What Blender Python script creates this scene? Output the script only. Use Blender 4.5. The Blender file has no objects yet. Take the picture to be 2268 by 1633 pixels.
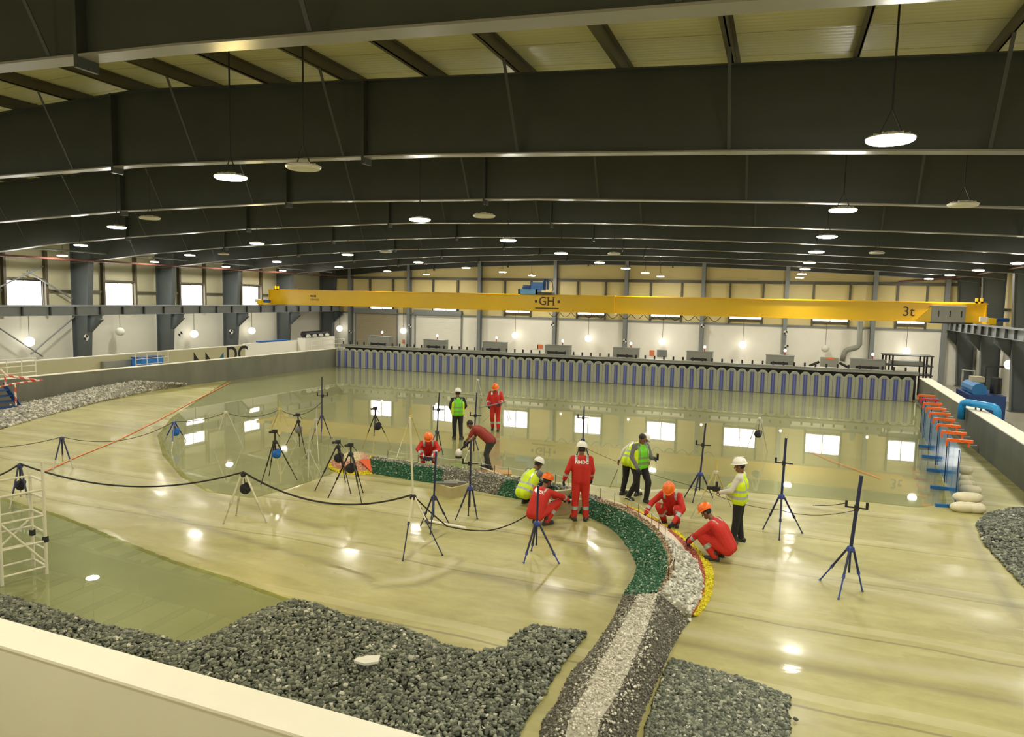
import bpy, bmesh, math, random
import numpy as np
from mathutils import Vector, Matrix
from mathutils.bvhtree import BVHTree
random.seed(7); RS = np.random.RandomState(11)
SC = bpy.context.scene
COL = SC.collection
PI = math.pi
# ------------------------------------------------------------------ camera model (pixels of the 2268x1633 frame)
F, YAW, PIT, ROL, CX, CY, H = 1604.19, .353356, .095982, .0213617, 1134.0, 816.5, 4.9
def _rot(y, p, r):
    cy, sy = math.cos(y), math.sin(y)
    fwd = np.array([-sy*math.cos(p), cy*math.cos(p), -math.sin(p)])
    right = np.array([cy, sy, 0.]); up = np.cross(right, fwd)
    return np.array([right*math.cos(r)+up*math.sin(r), -(-right*math.sin(r)+up*math.cos(r)), fwd])
CM = _rot(YAW, PIT, ROL); EYE = np.array([0, 0, H])
def ray(x, y): return CM.T @ np.array([(x-CX)/F, (y-CY)/F, 1.])
def G(x, y, z=0.):                       # a point of the horizontal plane z
    d = ray(x, y); return Vector(EYE + (z-H)/d[2]*d)
def PY(x, y, Y): d = ray(x, y); return Vector(EYE + Y/d[1]*d)
def PX(x, y, X): d = ray(x, y); return Vector(EYE + X/d[0]*d)
def UP(x, y, c):                         # the point at the horizontal distance of c
    d = ray(x, y); h = Vector((c[0], c[1])).normalized()
    t = (c[0]*h.x + c[1]*h.y)/(d[0]*h.x + d[1]*h.y); return Vector(EYE + t*d)
def pxm(c): 
    q = CM @ (np.array(c)-EYE); return F/q[2]
cam_d = bpy.data.cameras.new('camera'); cam = bpy.data.objects.new('camera', cam_d); COL.objects.link(cam)
cam_d.sensor_fit = 'HORIZONTAL'; cam_d.sensor_width = 36; cam_d.lens = F/2268*36; cam_d.clip_end = 400; cam_d.clip_start = .05
mm = Matrix.Identity(4)
for i in range(3):
    mm[i][0] = CM[0][i]; mm[i][1] = -CM[1][i]; mm[i][2] = -CM[2][i]; mm[i][3] = EYE[i]
cam.matrix_world = mm; SC.camera = cam
# ------------------------------------------------------------------ materials
MATS = {}
def _new(name):
    m = bpy.data.materials.new(name); m.use_nodes = True
    nt = m.node_tree; b = nt.nodes['Principled BSDF']; return m, nt, b
def lin(r, g, b):
    f = lambda c: ((c/255+.055)/1.055)**2.4 if c > 10 else c/255/12.92
    return (f(r), f(g), f(b))
def mat(name, c, rough=.5, metal=0., var=.12, scale=6., bump=0., coat=0., spec=.5, stretch=(1, 1, 1)):
    if name in MATS: return MATS[name]
    m, nt, b = _new(name); L = nt.links
    tc = nt.nodes.new('ShaderNodeTexCoord'); mp = nt.nodes.new('ShaderNodeMapping'); mp.inputs['Scale'].default_value = stretch
    L.new(tc.outputs['Object'], mp.inputs['Vector'])
    n = nt.nodes.new('ShaderNodeTexNoise'); n.inputs['Scale'].default_value = scale; n.inputs['Detail'].default_value = 4
    L.new(mp.outputs['Vector'], n.inputs['Vector'])
    mx = nt.nodes.new('ShaderNodeMix'); mx.data_type = 'RGBA'
    mx.inputs['A'].default_value = (*[max(0, v*(1-var)) for v in c], 1); mx.inputs['B'].default_value = (*[min(1, v*(1+var)) for v in c], 1)
    L.new(n.outputs['Fac'], mx.inputs['Factor']); L.new(mx.outputs['Result'], b.inputs['Base Color'])
    b.inputs['Roughness'].default_value = rough; b.inputs['Metallic'].default_value = metal
    b.inputs['Coat Weight'].default_value = coat; b.inputs['Specular IOR Level'].default_value = spec
    if bump:
        bp = nt.nodes.new('ShaderNodeBump'); bp.inputs['Strength'].default_value = bump; bp.inputs['Distance'].default_value = .02
        L.new(n.outputs['Fac'], bp.inputs['Height']); L.new(bp.outputs['Normal'], b.inputs['Normal'])
    MATS[name] = m; return m
def emit(name, c, s):
    if name in MATS: return MATS[name]
    m, nt, b = _new(name); b.inputs['Base Color'].default_value = (.8, .8, .8, 1)
    b.inputs['Emission Color'].default_value = (*c, 1); b.inputs['Emission Strength'].default_value = s
    MATS[name] = m; return m
# ------------------------------------------------------------------ mesh building
class MB:
    def __init__(s): s.v = []; s.f = []; s.mi = []
    def add(s, vs, fs, m=0):
        o = len(s.v); s.v += [tuple(v) for v in vs]; s.f += [tuple(i+o for i in f) for f in fs]; s.mi += [m]*len(fs); return s
    def box(s, c, d, R=None, m=0):
        vs = []
        for x in (-.5, .5):
            for y in (-.5, .5):
                for z in (-.5, .5):
                    p = Vector((x*d[0], y*d[1], z*d[2]))
                    if R is not None: p = R @ p
                    vs.append(p+Vector(c))
        return s.add(vs, [(0, 1, 3, 2), (4, 6, 7, 5), (0, 4, 5, 1), (2, 3, 7, 6), (0, 2, 6, 4), (1, 5, 7, 3)], m)
    def bb(s, a, b, m=0):
        a = Vector(a); b = Vector(b); return s.box((a+b)/2, [abs(b[i]-a[i]) for i in range(3)], None, m)
    def bar(s, a, b, w, h=None, upv=(0, 0, 1), m=0):          # rectangular bar from a to b
        a = Vector(a); b = Vector(b); h = h or w; d = b-a; L = d.length; d.normalize()
        u = Vector(upv); 
        if abs(u.dot(d)) > .98: u = Vector((0, 1, 0))
        x = d.cross(u).normalized(); z = x.cross(d)
        R = Matrix((x, d, z)).transposed()
        return s.box((a+b)/2, (w, L, h), R, m)
    def tube(s, pts, r, n=8, m=0, cap=True):
        pts = [Vector(p) for p in pts]; k = len(pts); rr = r if isinstance(r, (list, tuple)) else [r]*k
        base = len(s.v); prev = None
        for i, p in enumerate(pts):
            d = (pts[min(i+1, k-1)]-pts[max(i-1, 0)]).normalized()
            if prev is None:
                u = Vector((0, 0, 1)) if abs(d.z) < .9 else Vector((1, 0, 0)); x = d.cross(u).normalized()
            else:
                x = prev - d*prev.dot(d)
                x = x.normalized() if x.length > 1e-6 else d.orthogonal().normalized()
            prev = x; y = d.cross(x)
            for j in range(n):
                a = 2*PI*j/n; s.v.append(tuple(p + (x*math.cos(a)+y*math.sin(a))*rr[i]))
        for i in range(k-1):
            for j in range(n):
                a = base+i*n+j; b = base+i*n+(j+1) % n; s.f.append((a, b, b+n, a+n)); s.mi.append(m)
        if cap:
            s.f.append(tuple(base+j for j in reversed(range(n)))); s.f.append(tuple(base+(k-1)*n+j for j in range(n))); s.mi += [m, m]
        return s
    def lathe(s, prof, c=(0, 0, 0), n=16, m=0, sx=1, sy=1, R=None):
        base = len(s.v); c = Vector(c)
        for r, z in prof:
            for j in range(n):
                a = 2*PI*j/n; p = Vector((r*math.cos(a)*sx, r*math.sin(a)*sy, z)); p = R @ p if R is not None else p; s.v.append(tuple(c+p))
        for i in range(len(prof)-1):
            for j in range(n):
                a = base+i*n+j; b = base+i*n+(j+1) % n; s.f.append((a, b, b+n, a+n)); s.mi.append(m)
        s.f.append(tuple(base+j for j in reversed(range(n)))); s.f.append(tuple(base+(len(prof)-1)*n+j for j in range(n))); s.mi += [m, m]
        return s
    def ell(s, c, r, n=12, k=8, R=None, m=0):
        prof = [(max(1e-4, math.sin(PI*i/k)), -math.cos(PI*i/k)) for i in range(k+1)]
        base = len(s.v); s.lathe(prof, (0, 0, 0), n, m)
        for i in range(base, len(s.v)):
            p = Vector((s.v[i][0]*r[0], s.v[i][1]*r[1], s.v[i][2]*r[2])); p = R @ p if R is not None else p; s.v[i] = tuple(p+Vector(c))
        return s
    def prism(s, pts, off, m=0):              # closed polygon pts (3d) swept by off
        k = len(pts); off = Vector(off); a = [Vector(p) for p in pts]
        fs = [tuple(range(k)), tuple(reversed(range(k, 2*k)))]+[(i, i+k, (i+1) % k+k, (i+1) % k) for i in range(k)]
        return s.add(a+[p+off for p in a], fs, m)
    def shift(s, v):
        s.v = [(p[0]-v[0], p[1]-v[1], p[2]-v[2]) for p in s.v]; return s
    def build(s, name, mt, parent=None, smooth=False, loc=None):
        me = bpy.data.meshes.new(name); me.from_pydata(s.v, [], s.f)
        for q in (mt if isinstance(mt, (list, tuple)) else [mt]): me.materials.append(q)
        if any(s.mi): me.polygons.foreach_set('material_index', s.mi)
        bm = bmesh.new(); bm.from_mesh(me); bmesh.ops.recalc_face_normals(bm, faces=bm.faces); bm.to_mesh(me); bm.free()
        if smooth: me.polygons.foreach_set('use_smooth', [True]*len(me.polygons))
        o = bpy.data.objects.new(name, me); COL.objects.link(o)
        if parent is not None:
            o.parent = parent; o.matrix_parent_inverse = PM(parent).inverted()
        if loc is not None: o.location = loc
        return o
def PM(o):
    m = Matrix.LocRotScale(o.location, o.rotation_euler, o.scale)
    return PM(o.parent) @ o.matrix_parent_inverse @ m if o.parent else m
def tag(o, label, cat, group=None, kind=None):
    o['label'] = label; o['category'] = cat
    if group: o['group'] = group
    if kind: o['kind'] = kind
    return o
def thing(name, label, cat, loc=(0, 0, 0), rz=0., group=None, kind=None):
    o = bpy.data.objects.new(name, None); COL.objects.link(o); o.location = loc; o.rotation_euler = (0, 0, rz); o.empty_display_size = .1
    return tag(o, label, cat, group, kind)
KIDS = {}
def kids(o): return [c for c in bpy.data.objects if c.parent is o]
def copy_tree(o, parent=None, ks=None):
    c = o.copy(); COL.objects.link(c)
    if parent is not None: c.parent = parent
    for ch in (ks if ks is not None else kids(o)): copy_tree(ch, c)
    return c
ONES = 'first second third fourth fifth sixth seventh eighth ninth tenth eleventh twelfth thirteenth fourteenth fifteenth sixteenth seventeenth eighteenth nineteenth'.split()
TENS = {20: 'twent', 30: 'thirt', 40: 'fort', 50: 'fift', 60: 'sixt'}
def nth(n):
    if n < 20: return ONES[n-1]
    t = TENS[n//10*10]; return t+'ieth' if n % 10 == 0 else t+'y-'+ONES[n % 10-1]
def text(s, size, name, mt, parent=None, M=None, ext=.004, bold=0.):
    cu = bpy.data.curves.new(name, 'FONT'); cu.body = s; cu.size = size; cu.extrude = ext; cu.offset = bold; cu.align_x = 'CENTER'; cu.align_y = 'CENTER'
    t = bpy.data.objects.new(name, cu); COL.objects.link(t)
    dg = bpy.context.evaluated_depsgraph_get(); me = bpy.data.meshes.new_from_object(t.evaluated_get(dg)); me.name = name
    bpy.data.objects.remove(t); bpy.data.curves.remove(cu)
    if M is not None: me.transform(M)
    me.materials.clear(); me.materials.append(mt)
    o = bpy.data.objects.new(name, me); COL.objects.link(o)
    if parent is not None: o.parent = parent; o.matrix_parent_inverse = PM(parent).inverted()
    return o
# ------------------------------------------------------------------ materials of the hall
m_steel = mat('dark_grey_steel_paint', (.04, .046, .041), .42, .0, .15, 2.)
m_flange = mat('steel_paint_floor_lit', (.24, .235, .205), .3, .0, .12, 2.)  # steel paint lightened: light caught by the flange undersides is put into the colour
m_col = mat('blue_grey_column_paint', (.085, .1, .105), .4, 0, .12, 2.)
m_purlin = mat('purlin_steel', (.09, .083, .054), .45, 0, .15, 3.)
m_galv = mat('grey_beam_paint', (.22, .235, .24), .4, 0, .12, 3.)
m_cream = mat('cream_cladding', (.74, .61, .28), .5, 0, .06, 1.5)
m_white = mat('white_wall_paint', (.9, .87, .78), .5, 0, .05, 1.2)
m_whitetop = mat('cream_coping_paint', (.82, .78, .64), .5, 0, .05, 2.)
m_conc = mat('grey_basin_concrete', (.14, .14, .102), .6, 0, .4, 1.3, .25, stretch=(1, 1, .35))
m_hall = mat('hall_floor_concrete', (.36, .34, .27), .4, 0, .2, .8)
m_black = mat('black_plastic', (.012, .012, .014), .45, 0, .1)
m_rubber = mat('black_rubber', (.015, .014, .013), .7, 0, .1)
m_trim = mat('dark_brown_trim', (.09, .075, .045), .5)
m_day = emit('daylight_glazing', (1., .97, .93), 4.2)
m_lampon = emit('lamp_lens_white', (1., .96, .82), 200.)
m_lampwarm = emit('lamp_lens_warm', (1., .78, .3), 150.)
m_globe = emit('globe_lit', (1., .95, .82), 2.)
m_whiteplas = mat('white_plastic', (.75, .74, .68), .35, 0, .04)
def roof_mat():
    m, nt, b = _new('cream_roof_sheet'); L = nt.links
    tc = nt.nodes.new('ShaderNodeTexCoord'); n = nt.nodes.new('ShaderNodeTexNoise'); n.inputs['Scale'].default_value = .6
    L.new(tc.outputs['Object'], n.inputs['Vector'])
    w = nt.nodes.new('ShaderNodeTexWave'); w.wave_type = 'BANDS'; w.bands_direction = 'Y'; w.inputs['Scale'].default_value = 2.6; w.inputs['Distortion'].default_value = 0
    L.new(tc.outputs['Object'], w.inputs['Vector'])
    sp = nt.nodes.new('ShaderNodeSeparateXYZ'); L.new(tc.outputs['Object'], sp.inputs[0])
    md = nt.nodes.new('ShaderNodeMath'); md.operation = 'FRACT'; dv = nt.nodes.new('ShaderNodeMath'); dv.operation = 'DIVIDE'; dv.inputs[1].default_value = 1.02
    L.new(sp.outputs['Y'], dv.inputs[0]); L.new(dv.outputs[0], md.inputs[0])
    gt = nt.nodes.new('ShaderNodeMath'); gt.operation = 'LESS_THAN'; gt.inputs[1].default_value = .025; L.new(md.outputs[0], gt.inputs[0])
    mx = nt.nodes.new('ShaderNodeMix'); mx.data_type = 'RGBA'; mx.inputs['A'].default_value = (.57, .56, .34, 1); mx.inputs['B'].default_value = (.65, .63, .4, 1)
    L.new(n.outputs['Fac'], mx.inputs['Factor'])
    m2 = nt.nodes.new('ShaderNodeMix'); m2.data_type = 'RGBA'; m2.inputs['B'].default_value = (.3, .28, .15, 1)
    L.new(gt.outputs[0], m2.inputs['Factor']); L.new(mx.outputs['Result'], m2.inputs['A']); L.new(m2.outputs['Result'], b.inputs['Base Color'])
    b.inputs['Roughness'].default_value = .33
    bp = nt.nodes.new('ShaderNodeBump'); bp.inputs['Strength'].default_value = .1; bp.inputs['Distance'].default_value = .02
    L.new(w.outputs['Fac'], bp.inputs['Height']); L.new(bp.outputs['Normal'], b.inputs['Normal']); return m
m_roof = roof_mat()
# ------------------------------------------------------------------ dimensions
XL, XR, XRIDGE, YB, YF = -37.0, 11.6, -12.8, -7.0, 52.85
def ztop(x): return 9.06-.045*abs(x-XRIDGE)
PB = [(-36.75, 6.35), (-35.4, 6.45), (-31.2, 6.84), (-26, 7.16), (-20, 7.42), (-12.8, 7.54), (-6, 7.43), (0, 7.2), (5, 6.95), (10.3, 6.62), (11.4, 6.5)]
def zbot(x):
    for (a, za), (b, zb) in zip(PB, PB[1:]):
        if a <= x <= b: return za+(zb-za)*(x-a)/(b-a)
    return PB[0][1] if x < PB[0][0] else PB[-1][1]
FY = [6.15+5.8*k for k in range(9)]
def struct(name, mb, m, label, cat, parent=None):
    o = mb.build(name, m, parent)
    if parent is None: tag(o, label, cat, None, 'structure')
    return o
# ------------------------------------------------------------------ floors
struct('floor', MB().bb((XL-.2, YB, -.12), (XR+.2, YF, -.02)), m_hall, 'grey concrete hall floor outside the basin walls', 'floor')
# roof sheet
mb = MB()
for a, b in ((XL-.2, XRIDGE), (XRIDGE, XR+.2)):
    za, zb = ztop(a)+.24, ztop(b)+.24
    mb.prism([(a, YB, za), (b, YB, zb), (b, YB, zb+.12), (a, YB, za+.12)], (0, YF+.2-YB, 0))
struct('ceiling', mb, m_roof, 'cream ribbed metal roof sheeting above the purlins', 'ceiling')
# ------------------------------------------------------------------ outer walls with window openings
def wall_with_holes(axis, pos, th, u0, u1, z0, zt, holes, zsplit):
    """holes: (ua, ub, za, zb). returns two MBs: below zsplit, above"""
    lo, up = MB(), MB()
    def put(mb, ua, ub, za, zb):
        if ub-ua < 1e-4 or zb-za < 1e-4: return
        if axis == 'X': mb.bb((pos, ua, za), (pos+th, ub, zb))
        else: mb.bb((ua, pos, za), (ub, pos+th, zb))
    put(lo, u0, u1, z0, zsplit)
    hs = sorted(holes); zl = zsplit
    cur = u0
    for (ua, ub, za, zb) in hs:
        put(up, cur, ua, zl, zt); put(up, ua, ub, zl, za); put(up, ua, ub, zb, zt); cur = ub
    put(up, cur, u1, zl, zt); return lo, up
WL = []
for xa, xb, yt in ((10, 93, 622), (229, 292, 628), (397, 447, 632), (533, 573, 635)):
    a = PX(xa, yt, XL); b = PX(xb, yt, XL); WL.append((a.y, b.y, 3.72, (a.z+b.z)/2))
WF = []
for xa, xb in ((821, 869), (961, 1012), (1120, 1175), (1281, 1340), (1444, 1508), (1619, 1689), (1804, 1881), (1991, 2052)):
    a = PY(xa, 650, YF-.1); b = PY(xb, 650, YF-.1); WF.append((a.x, b.x, 3.85, 5.12))
lo, up = wall_with_holes('X', XL-.15, .15, YB, YF, -.1, 9., WL, 3.55)
m_cladl = mat('grey_beige_cladding', (.47, .44, .3), .5, 0, .06, 1.5); m_bandl = mat('off_white_band', (.66, .64, .56), .5, 0, .05, 1.2)
w = struct('wall_left', up, m_cladl, 'cream metal cladding of the left hall wall above its white lower band', 'wall')
struct('lower_band', lo, m_bandl, '', '', w)
lo, up = wall_with_holes('Y', YF, .15, XL, XR, -.1, 9.5, WF, 3.5)
w = struct('wall_far', up, m_cream, 'yellowish cream cladding of the far end wall behind the crane', 'wall')
struct('lower_band', lo, m_white, '', '', w)
w = struct('wall_right', MB().bb((XR, YB, 3.4), (XR+.15, YF, 9.)), m_cream, 'cream cladding of the right hall wall behind dark columns', 'wall')
struct('lower_band', MB().bb((XR, YB, -.1), (XR+.15, YF, 3.4)), m_white, '', '', w)
struct('wall_back', MB().bb((XL, YB-.15, -.1), (XR, YB, 9.5)), m_cream, 'cream end wall behind the viewpoint', 'wall')
# windows
k = 0
for (ua, ub, za, zb) in WL:
    k += 1; fr = MB(); t = .06
    fr.bb((XL-.08, ua-t, zb), (XL+.04, ub+t, zb+t)); fr.bb((XL-.08, ua-t, za-t), (XL+.04, ub+t, za)); fr.bb((XL-.08, ua-t, za), (XL+.04, ua, zb)); fr.bb((XL-.08, ub, za), (XL+.04, ub+t, zb))
    o = struct(f'window_{k}', fr, m_trim, f'bright two-pane window high on the left wall, {nth(k)} one along from the left frame edge', 'window')
    MB().bb((XL-.12, ua, za), (XL-.09, ub, zb)).build('pane', m_day, o)
    MB().bb((XL-.085, (ua+ub)/2-.02, za), (XL-.02, (ua+ub)/2+.02, zb)).build('mullion', m_whiteplas, o)
    for u in (ua-.12, ub+.12):
        MB().bb((XL, u-.07, 3.6), (XL+.22, u+.07, 6.9)).build('jamb_post', m_trim, o)
    MB().bb((XL, ua-.1, zb+.07), (XL+.16, ub+.1, zb+.17)).build('head_trim', m_trim, o)
for i, (ua, ub, za, zb) in enumerate(WF):
    k += 1; fr = MB(); t = .06
    fr.bb((ua-t, YF-.04, zb), (ub+t, YF+.08, zb+t)); fr.bb((ua-t, YF-.12, za-.16), (ub+t, YF+.08, za)); fr.bb((ua-t, YF-.04, za), (ua, YF+.08, zb)); fr.bb((ub, YF-.04, za), (ub+t, YF+.08, zb))
    o = struct(f'window_{k}', fr, m_trim, f'far wall window hidden behind the yellow crane girder, {nth(i+1)} from the left corner', 'window')
    MB().bb((ua, YF+.09, za), (ub, YF+.12, zb)).build('pane', m_day, o)
    mu = MB().bb(((ua+ub)/2-.03, YF+.02, za), ((ua+ub)/2+.03, YF+.085, zb)); mu.bb((ua, YF+.02, (za+zb)/2-.02), (ub, YF+.085, (za+zb)/2+.02)); mu.build('mullion', m_whiteplas, o)
    for u in (ua-.06, ub+.06):
        MB().bb((u-.06, YF-.2, 3.5), (u+.06, YF, 6.36)).build('jamb_post', m_purlin, o)
# girts on the walls
gz = PY(1300, 621, YF-.2).z
tag(MB().bb((XL, YF-.22, gz-.1), (XR, YF, gz+.1)).build('wall_girt', m_purlin), 'long horizontal steel girt crossing the far wall above the crane', 'girt', None, 'structure')
tag(MB().bb((XL, YF-.12, 3.42), (XR, YF, 3.54)).build('wall_girt', m_galv), 'lower steel girt on the far wall where cream cladding meets white', 'girt', None, 'structure')
mb = MB(); cur = 20.
for (ua, ub, za, zb) in WL+[(YF, YF, 0, 0)]:
    mb.bb((XL, cur, 4.72), (XL+.12, ua-.2, 4.86)); cur = ub+.2
tag(mb.build('wall_girt', m_purlin), 'thin steel girt between the windows of the left wall', 'girt', None, 'structure')
tag(MB().bb((XR-.12, 12, 4.8), (XR, YF, 4.95)).build('wall_girt', m_purlin), 'thin steel girt on the right wall behind the columns', 'girt', None, 'structure')
# ------------------------------------------------------------------ roof frames
PURX = [-.89+1.73*k for k in range(-20, 8) if -36.2 < -.89+1.73*k < 11.2]
SPL = [-26.2, -19.9, -13.55, -7.38]
POS = 'nearest the viewpoint|second from the viewpoint|third from the viewpoint|fourth from the viewpoint|fifth from the viewpoint|sixth from the viewpoint|seventh from the viewpoint|eighth, just behind the crane|ninth, against the far wall'.split('|')
for k, Y in enumerate(FY):
    t = thing('roof_rafter', f'deep dark steel roof rafter spanning the hall, {POS[k]}', 'roof beam', (XRIDGE, Y, 7.5), 0, 'portal roof rafters', 'structure')
    xs = sorted(set([p[0] for p in PB]+[XRIDGE]))
    pts = [(x, Y-.008, zbot(x)) for x in xs]+[(x, Y-.008, ztop(x)) for x in reversed(xs)]
    mb = MB()
    for a, b in zip(xs, xs[1:]):
        mb.prism([(a, Y-.008, zbot(a)), (b, Y-.008, zbot(b)), (b, Y-.008, ztop(b)), (a, Y-.008, ztop(a))], (0, .016, 0))
    mb.build('web', m_steel, t)
    b1, b2 = MB(), MB()
    for a, b in zip(xs, xs[1:]):
        b1.bar((a, Y, zbot(a)), (b, Y, zbot(b)), .26, .025); b2.bar((a, Y, ztop(a)), (b, Y, ztop(b)), .26, .025)
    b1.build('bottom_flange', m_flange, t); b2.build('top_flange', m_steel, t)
    for x in SPL:
        MB().bb((x-.025, Y-.14, zbot(x)-.13), (x+.025, Y+.14, ztop(x)+.02)).build('splice_plate', m_steel, t)
    if k < 6:
        for x in PURX:
            i = round((x+.89)/1.73)
            if i % 2 == 0 and (k < 4 or x < -14):
                a = Vector((x, Y-.85, ztop(x)+.02)); b = Vector((x, Y-.11, zbot(x)+.03))
                MB().bar(a, b, .05, .012).build('flange_brace', m_steel, t)
for i, x in enumerate(sorted(PURX, reverse=True)):
    zt = ztop(x)+.02; mb = MB()
    mb.bb((x-.012, YB, zt), (x+.012, YF, zt+.2)); mb.bb((x-.07, YB, zt), (x+.012, YF, zt+.012)); mb.bb((x-.012, YB, zt+.2), (x+.07, YF, zt+.212))
    tag(mb.build('roof_purlin', m_purlin), f'steel roof purlin running away under the roof sheets, {nth(i+1)} from the right wall', 'purlin', 'roof purlins', 'structure')
# conduit pair under the near roof
for dz, dy, nm in ((0, 0, 'upper'), (-.03, .12, 'lower')):
    a = PY(760, 60, 7.0+dy); b = PY(1500, 5, 7.0+dy)
    d = (b-a).normalized(); a = a-d*3; b = b+d*6
    tag(MB().tube([a, b], .018, 6).build('conduit_pipe', m_purlin), f'thin {nm} conduit strung along the nearest rafter under the purlins', 'conduit', None, 'structure')
# ------------------------------------------------------------------ columns, brackets, runway beams
RXL, RXR = -34.9, 9.9
def column(Y, side, label, zb=0.):
    s = -1 if side == 'L' else 1
    xo = XL+.25 if side == 'L' else XR-.2                     # outer face
    xi_t = -35.42 if side == 'L' else 10.3
    xi_b = -35.85 if side == 'L' else 10.62
    zt = zbot(xi_t)
    t = thing('steel_column', label, 'column', ((xo+xi_b)/2, Y, 0), 0, 'portal frame columns', 'structure')
    MB().prism([(xo, Y-.01, 0), (xi_b, Y-.01, 0), (xi_t, Y-.01, zt), (xi_t, Y-.01, ztop(xi_t)), (xo, Y-.01, ztop(xo))], (0, .02, 0)).build('web', m_col, t)
    MB().bar((xi_b, Y, 0), (xi_t, Y, zt), .03, .34, (0, 1, 0)).build('inner_flange', m_col, t)
    MB().bb((xo-.015, Y-.17, 0), (xo+.015, Y+.17, ztop(xo)-.1)).build('outer_flange', m_col, t)
    MB().bb((min(xo, xi_b)-.08, Y-.22, -.02), (max(xo, xi_b)+.08, Y+.22, .03)).build('base_plate', m_col, t)
    xr = RXL if side == 'L' else RXR
    xe = xr+.18*(-s)
    zc = 3.52; xm = xi_b+(xi_t-xi_b)*zc/zt
    MB().prism([(xm, Y-.01, zc), (xe, Y-.01, zc), (xe, Y-.01, zc-.22), (xm, Y-.01, zc-.95)], (0, .02, 0)).build('bracket', m_col, t)
    MB().bar((xm, Y, zc), (xe, Y, zc), .26, .02).build('bracket_seat', m_col, t)
    MB().bar((xe, Y, zc-.22), (xm, Y, zc-.95), .24, .02).build('bracket_rib', m_col, t)
    return t
for i, Y in enumerate(FY[3:]):
    column(Y, 'L', f'tapered dark steel column along the left wall, {["outside the left frame edge", "first whole one from the left frame edge", "second whole one", "third whole one", "fourth, beside the crane end", "last before the far corner"][i]}')
for i, Y in enumerate(FY[:3]): column(Y, 'L', f'dark steel column of the left wall far outside the left frame edge, {nth(i+1)} from the viewpoint')
for i, Y in enumerate(FY[:4]): column(Y, 'R', f'dark steel column of the right wall far outside the right frame edge, {nth(i+1)} from the viewpoint')
for i, Y in enumerate(FY[4:]):
    column(Y, 'R', f'dark steel column along the right wall, {["outside the right frame edge", "cut by the right frame edge", "behind the blue overflow pipe", "just past the crane end", "last before the far corner"][i]}')
def runway(X, side, label):
    t = thing('crane_runway', label, 'crane runway', (X, 30, 3.55), 0, None, 'structure')
    mb = MB(); y0, y1 = 8., 52.5
    mb.bb((X-.008, y0, 3.55), (X+.008, y1, 4.02)).bb((X-.14, y0, 3.54), (X+.14, y1, 3.565))
    mb.build('beam', m_galv, t)
    MB().bb((X-.15, y0, 4.0), (X+.15, y1, 4.03)).build('top_flange', m_galv, t)
    MB().bb((X-.03, y0, 4.03), (X+.03, y1, 4.09)).build('rail', m_galv, t)
    y = FY[1]
    while y < 52:
        MB().bb((X-.13, y-.03, 3.56), (X+.13, y+.03, 4.0)).build('stiffener', m_steel, t); y += 1.45
runway(RXL, 'L', 'long grey crane runway beam along the left wall with dark stiffeners')
runway(RXR, 'R', 'grey crane runway beam along the right wall on column brackets')
# end wall posts
for i, px in enumerate((775, 905, 1061, 1228, 1385, 1555, 1740, 1935, 2095)):
    p = PY(px, 700, YF-.35)
    mb = MB(); mb.bb((p.x-.09, YF-.45, 0), (p.x-.07, YF-.05, 8.6)); mb.bb((p.x-.13, YF-.46, 0), (p.x+.13, YF-.44, 8.6)); mb.bb((p.x-.13, YF-.06, 0), (p.x+.13, YF-.04, 8.6)); mb.bb((p.x-.02, YF-.45, 0), (p.x+.02, YF-.05, 8.6))
    tag(mb.build('wall_post', m_galv), f'vertical steel wind post on the far wall, {nth(i+1)} from the left corner', 'post', 'far wall posts', 'structure')
# ------------------------------------------------------------------ pendant lamps
LZ = 6.6
def lamp_proto(lit, first):
    t = thing('pendant_lamp', 'x', 'lamp', (0, 0, 0), 0)
    mb = MB(); mb.lathe([(.235, 0), (.235, .012), (.2, .022), (.1, .035), (.08, .06), (.05, .065)], (0, 0, .0), 20)
    for j in range(12):
        a = 2*PI*j/12; mb.box((.13*math.cos(a), .13*math.sin(a), .032), (.12, .012, .022), Matrix.Rotation(a, 3, 'Z'))
    mb.build('housing', m_whiteplas, t)
    mb = MB(); mb.lathe([(.05, -.036), (.2, -.034), (.226, -.02), (.232, -.002)], (0, 0, 0), 20)
    mb.build('lens', {1: m_lampon, 2: m_lampwarm, 0: m_whiteplas}[lit], t)
    MB().bar((-.1, 0, .06), (0, 0, .3), .012).bar((.1, 0, .06), (0, 0, .3), .012).build('hook', m_black, t)
    return t
PROTO = {}
def lamp(p, lit, label, group, zcord=None):
    if lit not in PROTO: PROTO[lit] = lamp_proto(lit, p); t = PROTO[lit]; PK = kids(t); PROTO[lit, 'k'] = PK
    else: t = copy_tree(PROTO[lit], None, PROTO[lit, 'k'])
    t.location = p; tag(t, label, 'lamp', group)
    zt = ztop(p.x)+.02 if zcord is None else zcord
    MB().tube([Vector(p)+Vector((0, 0, .28)), (p.x, p.y, zt)], .012, 6).build('cord', m_black, t)
ROWS = [
 ('in the row over the right half of the basin', [(1972, 308), (1867, 465), (1832, 524), (1808, 558), (1796, 581), (1780, 596), (1777, 607), (1772, 615)], [1]*8),
 ('in the row over mid-basin', [(511, 392), (930, 486), (1125, 532), (1243, 561), (1324, 581), (1387, 594), (1430, 603), (1467, 608)], [2]+[1]*7),
 ('in the row over the left half of the basin', [(259, 503), (569, 539), (770, 564), (915, 582), (1029, 593), (1108, 602), (1175, 607)], [1, 2]+[1]*5),
 ('in the row above the left basin wall', [(179, 543), (420, 565), (605, 580), (747, 592), (853, 600), (939, 607)], [1]*6),
 ('in the row along the left hall wall', [(138, 566), (338, 579), (505, 590), (641, 600)], [1]*4),
 ('in the row along the right hall wall', [(2255, 583), (2162, 600), (2100, 609), (2053, 618)], [1]*4)]
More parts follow.
